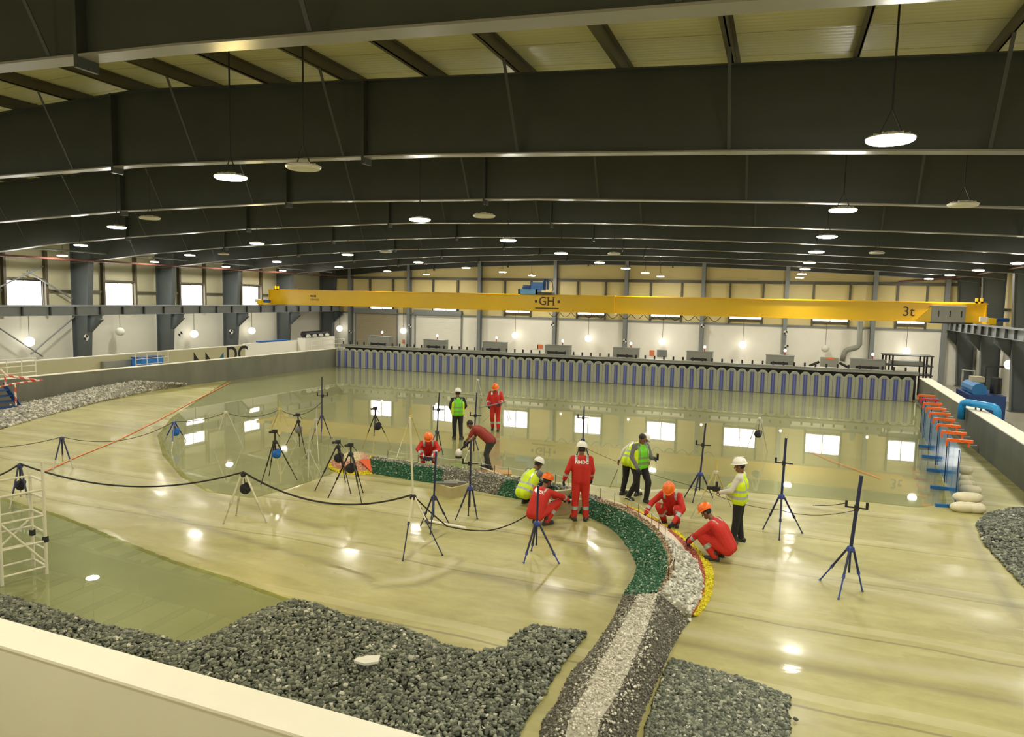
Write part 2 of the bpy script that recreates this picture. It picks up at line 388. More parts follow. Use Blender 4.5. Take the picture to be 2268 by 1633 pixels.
for rn, pts, lit in ROWS:
    for i, (p, l) in enumerate(zip(pts, lit)):
        q = G(p[0], p[1], LZ); x0 = G(*pts[0], LZ).x if i == 0 else x0; y0 = q.y if i == 0 else y0
        if i > 3 or q.y > 30: q = Vector((x0, y0+5.78*i, LZ))
        lamp(q, l, f'{"yellowish" if l == 2 else "white"} lit lamp {rn}, {nth(i+1)} away', 'lit pendant lamps')
# the rows go on over and behind the viewpoint
for nm, x, ys in (('right wall', 8.1, (25.8, 20., 14.3, 8.5, 2.7, -3.1)), ('right basin', .95, (2.6, -3.1)), ('mid-basin', -7.65, (2.8, -3.)), ('left basin', -17.1, (9., 3.2, -2.6)), ('left basin wall', -25.7, (14.8, 9., 3.2)), ('left wall', -34., (21., 15.2, 9.))):
    for y in ys: lamp(Vector((x, y, LZ)), 1, f'white lit lamp of the {nm} row outside the view, at depth {round(y+4)} metres', 'lit pendant lamps')
UN = [((672, 370), 'dark', 'in front of the nearest full rafter, left of centre'), ((1072, 478), 'dark', 'centre left, two rafters in'), ((332, 483), 'dark', 'high on the left beside a lit one'),
      ((2133, 453), 'dark', 'near the right frame edge'), ((1360, 562), 'dark', 'right of the centre, just above the end wall'), ((1942, 560), 'dark', 'over the control cabinet end of the crane'),
      ((495, 563), 'dark', 'beyond the left windows'), ((855, 558), 'dark', 'above the left part of the crane')]
for p, _, w in UN:
    lamp(G(p[0], p[1], LZ), 0, f'unlit disc lamp on a cord, {w}', 'unlit pendant lamps')
# globe lamps along the walls
GP = None
def globe(p, lit, label, wall):
    t = thing('globe_pendant', label, 'globe lamp', p, 0, 'globe lamps along the hall walls')
    MB().ell(p, (.25, .25, .25), 16, 10).build('globe', m_globe if lit else m_whiteplas, t, True)
    top = 3.86 if wall[1] is None else 4.1
    MB().tube([Vector(p)+Vector((0, 0, .24)), (p.x, p.y, top)], .014, 6).build('stem', m_black, t)
    MB().tube([(p.x, p.y, top), (wall[0] if wall[0] is not None else p.x, wall[1] if wall[1] is not None else p.y, top)], .014, 6).build('wall_arm', m_black, t)
for i, (x, y, l) in enumerate(((65, 757, 1), (266, 735, 0), (430, 740, 1), (558, 733, 1))):
    p = PX(x, y, XL+.5); globe(p, l, f'{"lit" if l else "unlit"} globe lamp on a stem along the left wall, {nth(i+1)} from the left frame edge', (XL, None))
for i, (x, y, l) in enumerate(((752, 728, 1), (893, 733, 1), (1141, 743, 1), (1303, 750, 1), (1467, 757, 1), (1645, 764, 1), (1828, 772, 0), (2007, 778, 1))):
    p = PY(x, y, YF-.6); globe(p, l, f'{"lit" if l else "unlit"} globe lamp in front of the far wall, {nth(i+1)} from the left corner', (None, YF))
p = PX(2236, 808, XR-.5); globe(p, 1, 'lit globe lamp beside the dark columns on the right wall', (XR, None))
# ------------------------------------------------------------------ overhead crane
m_yel = mat('crane_yellow_paint', (.74, .46, .002), .34, 0, .06, .8)
m_ink = mat('dark_brown_lettering', (.05, .02, .008), .5)
m_cab = mat('grey_cabinet_paint', (.27, .27, .23), .4, 0, .06)
m_blue = mat('hoist_blue_paint', (.03, .2, .62), .4, 0, .1)
m_dblue = mat('dark_blue_paint', (.02, .06, .2), .4, 0, .1)
YC = 43.78
xl = PY(600, 660, YC).x; xr_ = PY(2184, 690, YC).x
z0c = 4.14; z1c = 5.17
cr = thing('overhead_crane', 'long yellow overhead crane girder crossing the far end of the hall', 'overhead crane', ((xl+xr_)/2, YC, z0c))
MB().bb((xl, YC-.2, z0c+.03), (xr_, YC+.2, z1c-.03)).build('girder', m_yel, cr)
MB().bb((xl-.35, YC-.3, z0c), (xr_+.05, YC+.3, z0c+.03)).build('bottom_flange', m_yel, cr)
MB().bb((xl-.02, YC-.3, z1c-.03), (xr_+.02, YC+.3, z1c)).build('top_flange', m_yel, cr)
MB().bb((xl, YC-.03, z1c), (xr_, YC+.03, z1c+.05)).build('hoist_rail', m_yel, cr)
xs_ = PY(1360, 670, YC-.3).x
MB().bb((xs_-.04, YC-.33, z0c-.06), (xs_+.04, YC+.33, z1c+.06)).build('splice_plate', m_yel, cr)
MB().bb((xl+.02, YC-.28, z0c), (xl+.05, YC+.28, z1c)).build('end_plate', m_yel, cr)
MB().bb((xr_-.1, YC-.3, z0c), (xr_-.06, YC+.3, z1c)).build('end_plate', m_yel, cr)
for xx in (xl+.5, xr_-.35):
    MB().bb((xx-.16, YC-.1, z1c), (xx-.06, YC+.1, z1c+.28)).bb((xx+.06, YC-.1, z1c), (xx+.16, YC+.1, z1c+.28)).bb((xx-.16, YC-.1, z1c), (xx+.16, YC+.1, z1c+.1)).build('end_stop', m_yel, cr)
for xx in (RXL, RXR):
    e = MB().bb((xx-.16, YC-1.5, 4.12), (xx+.16, YC+1.5, 4.44)).build('end_carriage', m_yel, cr)
    for dy in (-1.3, 1.3):
        MB().lathe([(.02, -.06), (.13, -.06), (.13, .06), (.02, .06)], (xx, YC+dy, 4.22), 14, R=Matrix.Rotation(PI/2, 3, 'Y')).build('wheel', m_black, e)
    MB().tube([(xx+.25, YC-1.25, 4.36), (xx+.75, YC-1.25, 4.36)], .11, 10).build('drive_motor', m_dblue, e)
    MB().bb((xx-.5, YC-1.35, 4.25), (xx-.17, YC-1.1, 4.5)).build('buffer', m_whiteplas, e)
def on_face(px, py): return PY(px, py, YC-.2)
def face_text(s, px, py, size, name, bold=0.):
    p = on_face(px, py)
    M = Matrix.Translation(p+Vector((0, -.006, 0))) @ Matrix.Rotation(PI/2, 4, 'X')
    return text(s, size, name, m_ink, cr, M, .004, bold)
face_text('GH', 1211, 668, .72, 'maker_lettering', .008)
p = on_face(1211, 668); mb = MB()
for dx, ww in ((-.62, 0), (.68, 0)):
    mb.box((p.x+dx*1.15, YC-.206, p.z), (.15, .01, .17))
mb.box((p.x+.02, YC-.206, p.z-.43), (1.55, .01, .07))
for dx in (.07, .45):                                    # serifs of the H
    for dz in (-.25, .25): mb.box((p.x+dx, YC-.206, p.z+dz), (.2, .01, .035))
mb.box((p.x-.12, YC-.206, p.z-.03), (.17, .01, .035))
mb.build('maker_mark', m_ink, cr)
face_text('3t', 2012, 691, .72, 'load_lettering', .004)
face_text('CRANES', 697, 664, .2, 'small_lettering')
mb = MB(); q = on_face(694, 656)
for j in range(5): mb.box((q.x-.2+.1*j, YC-.206, q.z), (.07, .01, .14))
mb.build('small_mark', m_ink, cr)
ca = on_face(2060, 680); cb = on_face(2133, 712)
cb_ = MB().bb((ca.x, YC-.65, z0c+.03), (cb.x, YC-.25, z1c-.18)).build('control_cabinet', m_cab, cr)
MB().bb((ca.x-.03, YC-.68, z1c-.18), (cb.x+.03, YC-.22, z1c-.13)).build('cabinet_lid', m_white, cb_)
for i in range(3):
    w = (cb.x-ca.x)/3
    MB().bb((ca.x+w*i+.03, YC-.665, z0c+.08), (ca.x+w*(i+1)-.03, YC-.648, z1c-.22)).build('cabinet_door', m_cab, cb_)
    MB().bb((ca.x+w*i+w*.6, YC-.69, z0c+.3), (ca.x+w*i+w*.6+.05, YC-.66, z0c+.62)).build('handle', m_black, cb_)
MB().bb((ca.x-.05, YC-.7, z0c-.04), (cb.x+.35, YC-.2, z0c+.03)).build('cabinet_shelf', m_black, cr)
for xx, s in ((ca.x, -1), (cb.x, 1)):
    MB().prism([(xx, YC-.21, z0c+.03), (xx+s*.75, YC-.21, z0c+.03), (xx, YC-.21, z1c-.2)], (0, -.4, 0)).build('cabinet_bracket', m_yel, cr)
# festoon loops under the girder
mb = MB(); fx = on_face(1215, 700).x
for j in range(14):
    a = fx+j*.75; pts = [(a+.7*u, YC-.25, z0c-.02-.28*math.sin(PI*u)) for u in np.linspace(0, 1, 8)]; mb.tube(pts, .018, 5)
mb.build('festoon_cable', m_rubber, cr)
# hoist trolley on top of the girder
a = PY(1153, 645, YC).x; b = PY(1222, 645, YC).x
ho = thing('hoist_trolley', 'bright blue hoist trolley on top of the yellow crane girder', 'hoist', ((a+b)/2, YC, z1c+.05))
zz = z1c+.05
MB().bb((a, YC-.45, zz), (a+1.25, YC-.38, zz+.3)).bb((a, YC+.38, zz), (a+1.25, YC+.45, zz+.3)).bb((a, YC-.45, zz), (a+.1, YC+.45, zz+.3)).bb((a+1.15, YC-.45, zz), (a+1.25, YC+.45, zz+.3)).build('frame', mat('light_blue_paint', (.1, .38, .72), .4), ho)
MB().bb((a+.8, YC-.3, zz+.25), (a+1.6, YC+.3, zz+.75)).build('gearbox', m_blue, ho)
MB().tube([(a+.2, YC, zz+.35), (a+.85, YC, zz+.35)], .22, 14).build('rope_drum', m_dblue, ho)
for j in range(2): MB().tube([(a+1.62+.22*j, YC-.1, zz+.3), (a+1.62+.22*j, YC-.1, zz+.95)], .09, 10).build('motor', m_dblue, ho)
MB().bb((a+1.25, YC-.4, zz), (b+.1, YC+.4, zz+.12)).build('platform', m_black, ho)
MB().tube([(a+1.9, YC-.1, zz+.9), (a+2.15, YC-.1, zz+.75), (a+2.2, YC-.1, zz+.3), (a+2.1, YC-.1, zz+.1)], .02, 6).build('cable', m_rubber, ho)
# ------------------------------------------------------------------ basin floor, water
def floor_mat():
    m, nt, b = _new('wet_basin_concrete'); L = nt.links; N = nt.nodes.new
    tc = N('ShaderNodeTexCoord')
    def noise(scale, st, det=5, rough=.55, dist=0.):
        mp = N('ShaderNodeMapping'); mp.inputs['Scale'].default_value = st; mp.inputs['Rotation'].default_value = (0, 0, .03); L.new(tc.outputs['Object'], mp.inputs['Vector'])
        n = N('ShaderNodeTexNoise'); n.inputs['Scale'].default_value = scale; n.inputs['Detail'].default_value = det; n.inputs['Roughness'].default_value = rough; n.inputs['Distortion'].default_value = dist
        L.new(mp.outputs[0], n.inputs['Vector']); return n.outputs['Fac']
    def math_(op, a, c=None):
        q = N('ShaderNodeMath'); q.operation = op
        for i, v in enumerate((a, c)):
            if v is None: continue
            if isinstance(v, (int, float)): q.inputs[i].default_value = v
            else: L.new(v, q.inputs[i])
        return q.outputs[0]
    big = noise(.22, (.7, 1.4, 1)); streak = noise(.8, (.28, 1.2, 1), 7, .6, .2); fine = noise(7, (1, 1, 1), 4)
    mid = noise(2.2, (.5, 1.2, 1), 8, .66, .25)
    mixv = math_('ADD', math_('MULTIPLY', big, .3), math_('ADD', math_('MULTIPLY', streak, .28), math_('ADD', math_('MULTIPLY', mid, .34), math_('MULTIPLY', fine, .08))))
    r = N('ShaderNodeValToRGB'); L.new(mixv, r.inputs['Fac']); e = r.color_ramp.elements
    e[0].position = .36; e[0].color = (.25, .216, .062, 1); e[1].position = .64; e[1].color = (.47, .437, .185, 1)
    k = r.color_ramp.elements.new(.46); k.color = (.325, .294, .1, 1); k = r.color_ramp.elements.new(.54); k.color = (.385, .352, .13, 1)
    sp = N('ShaderNodeSeparateXYZ'); L.new(tc.outputs['Object'], sp.inputs[0])
    yy = math_('ADD', sp.outputs['Y'], math_('ADD', math_('MULTIPLY', sp.outputs['X'], .02), math_('MULTIPLY', noise(.3, (1, .2, 1), 2), .5)))
    fr = math_('FRACT', math_('DIVIDE', yy, 2.35)); line = math_('LESS_THAN', fr, .022)
    mx = N('ShaderNodeMix'); mx.data_type = 'RGBA'; L.new(math_('MULTIPLY', line, .55), mx.inputs['Factor']); L.new(r.outputs['Color'], mx.inputs['A']); mx.inputs['B'].default_value = (.11, .09, .035, 1)
    # pale scoured bands next to the joints
    band = math_('MULTIPLY', math_('LESS_THAN', math_('ABSOLUTE', math_('SUBTRACT', fr, .14)), .05), math_('MULTIPLY', streak, .7))
    m2 = N('ShaderNodeMix'); m2.data_type = 'RGBA'; L.new(band, m2.inputs['Factor']); L.new(mx.outputs['Result'], m2.inputs['A']); m2.inputs['B'].default_value = (.52, .485, .29, 1)
    at = N('ShaderNodeAttribute'); at.attribute_name = 'stain'
    m3 = N('ShaderNodeMix'); m3.data_type = 'RGBA'; L.new(math_('MULTIPLY', math_('MAXIMUM', at.outputs['Fac'], 0.), .75), m3.inputs['Factor']); L.new(m2.outputs['Result'], m3.inputs['A']); m3.inputs['B'].default_value = (.5, .47, .31, 1)
    m4 = N('ShaderNodeMix'); m4.data_type = 'RGBA'; L.new(math_('MULTIPLY', math_('MAXIMUM', math_('MULTIPLY', at.outputs['Fac'], -1.), 0.), .8), m4.inputs['Factor']); L.new(m3.outputs['Result'], m4.inputs['A']); m4.inputs['B'].default_value = (.13, .115, .05, 1)
    L.new(m4.outputs['Result'], b.inputs['Base Color'])
    b.inputs['Roughness'].default_value = .55
    mw = N('ShaderNodeMapRange'); mw.inputs['From Min'].default_value = .4; mw.inputs['From Max'].default_value = .62; mw.inputs['To Min'].default_value = .5; mw.inputs['To Max'].default_value = .02
    L.new(noise(.4, (.3, 1., 1), 5), mw.inputs['Value']); L.new(mw.outputs[0], b.inputs['Coat Weight']); b.inputs['Coat IOR'].default_value = 1.36
    mr = N('ShaderNodeMapRange'); mr.inputs['From Min'].default_value = .38; mr.inputs['From Max'].default_value = .66; mr.inputs['To Min'].default_value = .08; mr.inputs['To Max'].default_value = .4
    wet = noise(.5, (.3, 1.1, 1), 4); L.new(wet, mr.inputs['Value']); L.new(mr.outputs[0], b.inputs['Coat Roughness'])
    bp = N('ShaderNodeBump'); bp.inputs['Strength'].default_value = .16; bp.inputs['Distance'].default_value = .03
    L.new(math_('ADD', math_('MULTIPLY', streak, 1.), math_('MULTIPLY', noise(3.2, (.35, 1.6, 1), 3), .35)), bp.inputs['Height']); L.new(bp.outputs['Normal'], b.inputs['Coat Normal'])
    L.new(bp.outputs['Normal'], b.inputs['Normal']); return m
m_floor = floor_mat()
def in_poly(P, poly):
    x, y = P[:, 0], P[:, 1]; r = np.zeros(len(P), bool); j = len(poly)-1
    for i in range(len(poly)):
        xi, yi, xj, yj = poly[i][0], poly[i][1], poly[j][0], poly[j][1]
        c = ((yi > y) != (yj > y)) & (x < (xj-xi)*(y-yi)/(yj-yi+1e-12)+xi); r ^= c; j = i
    return r
def edge_dist(P, poly):
    d = np.full(len(P), 1e9); p = P[:, :2]; k = len(poly)
    for i in range(k):
        a = np.array(poly[i][:2]); b = np.array(poly[(i+1) % k][:2]); ab = b-a; t = np.clip(((p-a)@ab)/(ab@ab+1e-9), 0, 1)
        d = np.minimum(d, np.linalg.norm(p-(a+t[:, None]*ab), axis=1))
    return d
WLA, WLB = Vector((-28.6, 42.6, 0)), Vector((-29.5, 14.5, 0))
WRA, WRB = Vector((6.93, 42.6, 0)), Vector((5.95, 6., 0))
WNA, WNB = G(0, 1371, 1.25), G(935, 1633, 1.25); WNA.z = WNB.z = 0
nd = (WNB-WNA).normalized(); WNL = WNA-nd*((WNA.x+29.6)/nd.x); WNR = WNB+nd*((6.2-WNB.x)/nd.x)
def poly_px(pts): return [G(*p) for p in pts]
far_px = [(500, 842), (440, 880), (372, 925), (340, 965), (352, 1010), (392, 1058), (450, 1092), (560, 1108), (660, 1080), (740, 1052), (820, 1012), (905, 1022), (1010, 1040), (1120, 1052), (1215, 1068), (1320, 1078), (1430, 1088), (1520, 1085), (1640, 1092), (1780, 1104), (1930, 1116), (2040, 1128), (2110, 1118), (2096, 1050), (2100, 985)]
FARP = [WLA+Vector((-.5, 1, 0)), Vector((-29.4, 36.5, 0))]+poly_px(far_px)+[Vector((6.9, 31.5, 0)), WRA+Vector((.6, 1, 0))]
pool_px = [(-200, 1010), (40, 1108), (150, 1140), (260, 1186), (400, 1240), (520, 1275), (640, 1318), (760, 1352), (900, 1400), (1010, 1432), (1140, 1450), (1180, 1440), (1180, 1500), (1000, 1600), (300, 1560), (-200, 1440)]
POOLP = poly_px(pool_px)
STAINS = [([(1330, 1152), (1380, 1200), (1402, 1255), (1380, 1300), (1362, 1330)], .16, -.8), ([(1228, 1188), (1290, 1215), (1335, 1255), (1345, 1300), (1300, 1318), (1180, 1300), (1040, 1268)], .13, -.7),
 ([(1262, 1180), (1325, 1212), (1370, 1262), (1368, 1310)], .12, .8), ([(945, 1200), (1005, 1232), (995, 1258), (920, 1284), (845, 1290)], .1, .9), ([(955, 1210), (1016, 1240), (1004, 1264), (925, 1296), (840, 1300), (800, 1270), (700, 1240), (560, 1200), (300, 1120)], .08, -.7),
 ([(330, 940), (322, 975), (340, 1030), (380, 1080), (430, 1106), (540, 1135), (700, 1190), (850, 1235)], .14, .7), ([(352, 935), (340, 970), (356, 1014), (398, 1062), (455, 1098), (560, 1124), (720, 1172)], .09, -.6),
 ([(1500, 1420), (1700, 1465), (2000, 1510), (2268, 1560)], .1, -.6), ([(1520, 1400), (1800, 1450), (2268, 1520)], .16, .6), ([(1760, 1215), (2000, 1290), (2268, 1345)], .1, -.5), ([(1650, 1230), (1900, 1300), (2268, 1385)], .18, .5),
 ([(2135, 1150), (2180, 1240), (2268, 1390)], .12, -.6), ([(0, 1120), (180, 1165), (420, 1262), (640, 1338)], .07, -.8), ([(0, 1180), (120, 1200), (330, 1275), (600, 1400)], .06, -.5)]
def build_floor():
    st = .11; xs = np.arange(-29.9, 7.5, st); ys = np.arange(3.6, 44.0, st); X, Y = np.meshgrid(xs, ys); P = np.column_stack([X.ravel(), Y.ravel()])
    z = np.zeros(len(P)); stn = np.zeros(len(P))
    for poly, dep, w in ((FARP, .034, .45), (POOLP, .034, .35)):
        ins = in_poly(P, poly); d = np.where(ins, edge_dist(P, poly), 0); t = np.clip(d/w, 0, 1); z -= dep*t*t*(3-2*t)
    for pts, w, a in STAINS:
        q = [np.array(G(*p)[:2]) for p in pts]; d = np.full(len(P), 1e9)
        for a_, b_ in zip(q, q[1:]):
            ab = b_-a_; t = np.clip(((P-a_)@ab)/(ab@ab), 0, 1); d = np.minimum(d, np.linalg.norm(P-(a_+t[:, None]*ab), axis=1))
        g = np.exp(-(d/w)**2); stn += a*g; z += .006*a*g
    nx, ny = len(xs), len(ys); idx = np.arange(nx*ny).reshape(ny, nx)
    Fq = np.stack([idx[:-1, :-1], idx[:-1, 1:], idx[1:, 1:], idx[1:, :-1]], -1).reshape(-1, 4)
    me = bpy.data.meshes.new('floor_basin'); me.vertices.add(len(P)); me.vertices.foreach_set('co', np.column_stack([P, z]).astype(np.float32).ravel())
    me.loops.add(Fq.size); me.loops.foreach_set('vertex_index', Fq.astype(np.int32).ravel()); me.polygons.add(len(Fq)); me.polygons.foreach_set('loop_start', np.arange(0, Fq.size, 4, dtype=np.int32)); me.polygons.foreach_set('loop_total', np.full(len(Fq), 4, dtype=np.int32))
    me.update(calc_edges=True); at = me.attributes.new('stain', 'FLOAT', 'POINT'); at.data.foreach_set('value', stn.astype(np.float32)); me.polygons.foreach_set('use_smooth', [True]*len(me.polygons)); me.materials.append(m_floor)
    o = bpy.data.objects.new('floor_basin', me); COL.objects.link(o); tag(o, 'wet tan concrete floor of the wave basin', 'basin floor', None, 'structure')
build_floor()
def water_mat(name, tint, rough, ripple):
    m, nt, b = _new(name); L = nt.links; N = nt.nodes.new; nt.nodes.remove(b)
    out = [n for n in nt.nodes if n.type == 'OUTPUT_MATERIAL'][0]
    tr = N('ShaderNodeBsdfTransparent'); tr.inputs[0].default_value = (*tint, 1); gl = N('ShaderNodeBsdfGlossy'); gl.inputs['Roughness'].default_value = rough
    fz = N('ShaderNodeFresnel'); fz.inputs[0].default_value = 1.44; mx = N('ShaderNodeMixShader'); n = N('ShaderNodeTexNoise'); n.inputs['Scale'].default_value = 2.2; n.inputs['Detail'].default_value = 3
    tc = N('ShaderNodeTexCoord'); mp = N('ShaderNodeMapping'); mp.inputs['Scale'].default_value = (.5, 1.4, 1); L.new(tc.outputs['Object'], mp.inputs['Vector']); L.new(mp.outputs[0], n.inputs['Vector'])
    bp = N('ShaderNodeBump'); bp.inputs['Strength'].default_value = ripple; bp.inputs['Distance'].default_value = .01; L.new(n.outputs['Fac'], bp.inputs['Height'])
    L.new(bp.outputs['Normal'], gl.inputs['Normal']); L.new(bp.outputs['Normal'], fz.inputs['Normal'])
    ge = N('ShaderNodeNewGeometry'); inv = N('ShaderNodeMath'); inv.operation = 'SUBTRACT'; inv.inputs[0].default_value = 1; L.new(ge.outputs['Backfacing'], inv.inputs[1])
    ml = N('ShaderNodeMath'); ml.operation = 'MULTIPLY'; L.new(fz.outputs[0], ml.inputs[0]); L.new(inv.outputs[0], ml.inputs[1]); L.new(ml.outputs[0], mx.inputs['Fac']); L.new(tr.outputs[0], mx.inputs[1]); L.new(gl.outputs[0], mx.inputs[2]); L.new(mx.outputs[0], out.inputs['Surface']); return m
m_wfar = water_mat('clear_shallow_water', (.88, .9, .7), .02, .035)
m_wpool = water_mat('greenish_pool_water', (.8, .84, .64), .01, .008)
def sheet(name, pts, z, m, label):
    me = bpy.data.meshes.new(name); bm = bmesh.new(); f = bm.faces.new([bm.verts.new((p.x, p.y, z)) for p in pts]); bmesh.ops.triangulate(bm, faces=[f]); bm.to_mesh(me); bm.free()
    if me.polygons[0].normal.z < 0: me.flip_normals()
    me.materials.append(m); o = bpy.data.objects.new(name, me); COL.objects.link(o); return tag(o, label, 'water', None, 'structure')
sheet('water_surface', [WLA+Vector((.1, -.2, 0)), Vector((-28.75, 36.5, 0))]+poly_px(far_px)+[Vector((6.5, 31.5, 0)), WRA+Vector((-.2, -.2, 0))], -.007, m_wfar, 'shallow mirror-like water covering the far half of the basin')
sheet('water_pool', POOLP, -.007, m_wpool, 'greenish pool of shallow water beside the gravel at lower left')
# ------------------------------------------------------------------ basin walls
def slab_wall(name, a, b, off, z, label):
    a, b, off = Vector(a), Vector(b), Vector(off)
    mb = MB(); mb.prism([a+Vector((0, 0, -.1)), b+Vector((0, 0, -.1)), b+off+Vector((0, 0, -.1)), a+off+Vector((0, 0, -.1))], (0, 0, z+.1-.03))
    o = struct(name, mb, m_conc, label, 'basin wall')
    e = .015
    u = (b-a).normalized()*0; n = off.normalized()*e
    c = MB().prism([a-n+Vector((0, 0, z-.03)), b-n+Vector((0, 0, z-.03)), b+off+n+Vector((0, 0, z-.03)), a+off+n+Vector((0, 0, z-.03))], (0, 0, .03)); c.build('coping', m_whitetop, o)
    return o
slab_wall('wall_left_basin', WLA, WLB, (-.3, 0, 0), 1.24, 'long grey concrete basin wall with pale coping on the left')
slab_wall('wall_right_basin', WRA, WRB, (.5, -.01, 0), 1.25, 'grey concrete basin wall with broad pale top on the right')
oa, ob = G(0, 1437.7, 1.25), G(648, 1633, 1.25)
o = struct('wall_near_basin', MB().prism([WNL+Vector((0, 0, -.1)), WNR+Vector((0, 0, -.1)), WNR+Vector((0, -.38, -.1)), WNL+Vector((0, -.38, -.1))], (0, 0, 1.32)), mat('pale_green_wall_paint', (.68, .67, .54), .5, 0, .05, 1.), 'pale painted basin wall across the lower left corner', 'basin wall')
MB().prism([WNL+Vector((0, .012, 1.22)), WNR+Vector((0, .012, 1.22)), WNR+Vector((0, -.395, 1.22)), WNL+Vector((0, -.395, 1.22))], (0, 0, .03)).build('coping', mat('cream_near_coping', (.84, .81, .7), .5, 0, .05, 3.), o)
# stains on the coping of the near wall
# second wall with the letters
XW = -32.0
zt2 = PX(300, 784, XW).z
o = struct('wall_logo', MB().bb((XW-.2, 12, -.02), (XW, 37.4, zt2)), mat('beige_partition_paint', (.5, .46, .28), .5, 0, .06, .8), 'beige partition wall with black letters behind the left basin wall', 'wall')
MB().bb((XW-.22, 12, zt2), (XW+.02, 37.4, zt2+.05)).build('coping', m_whitetop, o)
o2 = struct('wall_partition', MB().bb((XW-.2, 37.4, -.02), (XW, 44.5, zt2+.1)), m_white, 'white partition wall beyond the lettered one at the far left', 'wall')
# letters on it
def wtext(s, px, py, size, mt, bold=0.):
    p = PX(px, py, XW)
    return text(s, size, 'lettering', mt, o, Matrix.Translation(p+Vector((.006, 0, 0))) @ Matrix.Rotation(PI/2, 4, 'Z') @ Matrix.Rotation(PI/2, 4, 'X'), .004, bold)
m_letter = mat('black_lettering_paint', (.012, .012, .014), .5)
zb = 0.55; ya = PX(429, 795, XW).y
def tri(px0, px1, left, mt):
    a, b = PX(px0, 790, XW).y, PX(px1, 790, XW).y; zt = PX(px0 if left else px1, 780, XW).z
    pts = [(XW+.004, a, zt if left else zb), (XW+.004, a, zb), (XW+.004, b, zb)] if left else [(XW+.004, a, zb), (XW+.004, b, zb), (XW+.004, b, zt)]
    MB().prism(pts, (.006, 0, 0)).build('lettering_shape', mt, o)
tri(429, 448, True, m_letter); tri(455, 474, True, m_letter); tri(476, 495, False, mat('blue_lettering_paint', (.02, .14, .25), .5))
c = PX(503, 778, XW); d = PX(526, 778, XW)
wtext('D', 513, 787, 1.35, m_letter, .03); wtext('C', 538, 785, 1.35, m_letter, .03)
# ------------------------------------------------------------------ wave paddles
m_pad = mat('paddle_grey_panel', (.34, .345, .265), .35, 0, .06, 2.)
m_padl = mat('paddle_edge', (.42, .42, .33), .4)
m_stripe = mat('paddle_blue_stripe', (.06, .075, .25), .4, 0, .08)
m_stripe2 = mat('paddle_blue_line', (.2, .22, .42), .4)
YW = 42.4; PITCH = .5505; X0 = -28.31
pd = thing('wave_paddle', 'x', 'wave paddle', (0, 0, 0), 0)
w = PITCH/2-.006
prof = [(-w, 0), (w, 0), (w, 1.1), (w-.1, 1.2)]+[((w-.1)*math.cos(a), 1.2+.07*math.sin(a)) for a in np.linspace(.3, PI-.3, 7)]+[(-w+.1, 1.2), (-w, 1.1)]
MB().prism([(x, 0, z) for x, z in prof], (0, .1, 0)).build('panel', m_pad, pd)
hp = [(x*.86, z-.02) for x, z in prof if z > 1.05]
mb = MB()
for (a, b_) in zip(hp, hp[1:]): mb.bar((a[0], -.02, a[1]), (b_[0], -.02, b_[1]), .06, .025, (0, 1, 0))
mb.build('hood_edge', m_padl, pd)
s = MB().bb((-.1, -.03, .02), (.1, 0, 1.12)).build('blue_stripe', m_stripe, pd)
MB().bb((-.02, -.035, .02), (-.005, -.03, 1.12)).bb((.005, -.035, .02), (.02, -.03, 1.12)).build('stripe_line', m_stripe2, s)
pk = [(c, kids(c)) for c in kids(pd)]
for i in range(64):
    if i == 0: t = pd
    else:
        t = pd.copy(); COL.objects.link(t)
        for c, sub in pk:
            q = c.copy(); COL.objects.link(q); q.parent = t
            for c2 in sub: q2 = c2.copy(); COL.objects.link(q2); q2.parent = q
    t.location = (X0+PITCH*i, YW, .0)
    tag(t, f'grey wave paddle with blue double stripe, {nth(i+1) if i < 32 else nth(64-i)} from the {"left" if i < 32 else "right"} corner', 'wave paddle', 'wave paddles across the far end')
rl = thing('wavemaker_gantry', 'grey steel gantry beam with black pegs above the wave paddles', 'gantry', (-11, YW+.5, 1.3))
MB().bb((-28.4, YW+.28, 1.36), (6.9, YW+.75, 1.5)).build('beam', m_cab, rl)
MB().bb((-28.4, YW+.25, 1.5), (6.9, YW+.9, 1.53)).build('deck', m_cab, rl)
MB().bb((-28.4, YW+.9, .0), (6.9, YW+1., 1.3)).build('back_panel', m_steel, rl)
pg = MB().tube([(0, 0, 0), (0, 0, .2)], .05, 8)
pg0 = pg.build('peg', m_black, rl)
for i in range(64):
    q = pg0 if i == 0 else pg0.copy()
    if i: COL.objects.link(q)
    q.location = (X0+PITCH*i-.05, YW+.6, 1.53)
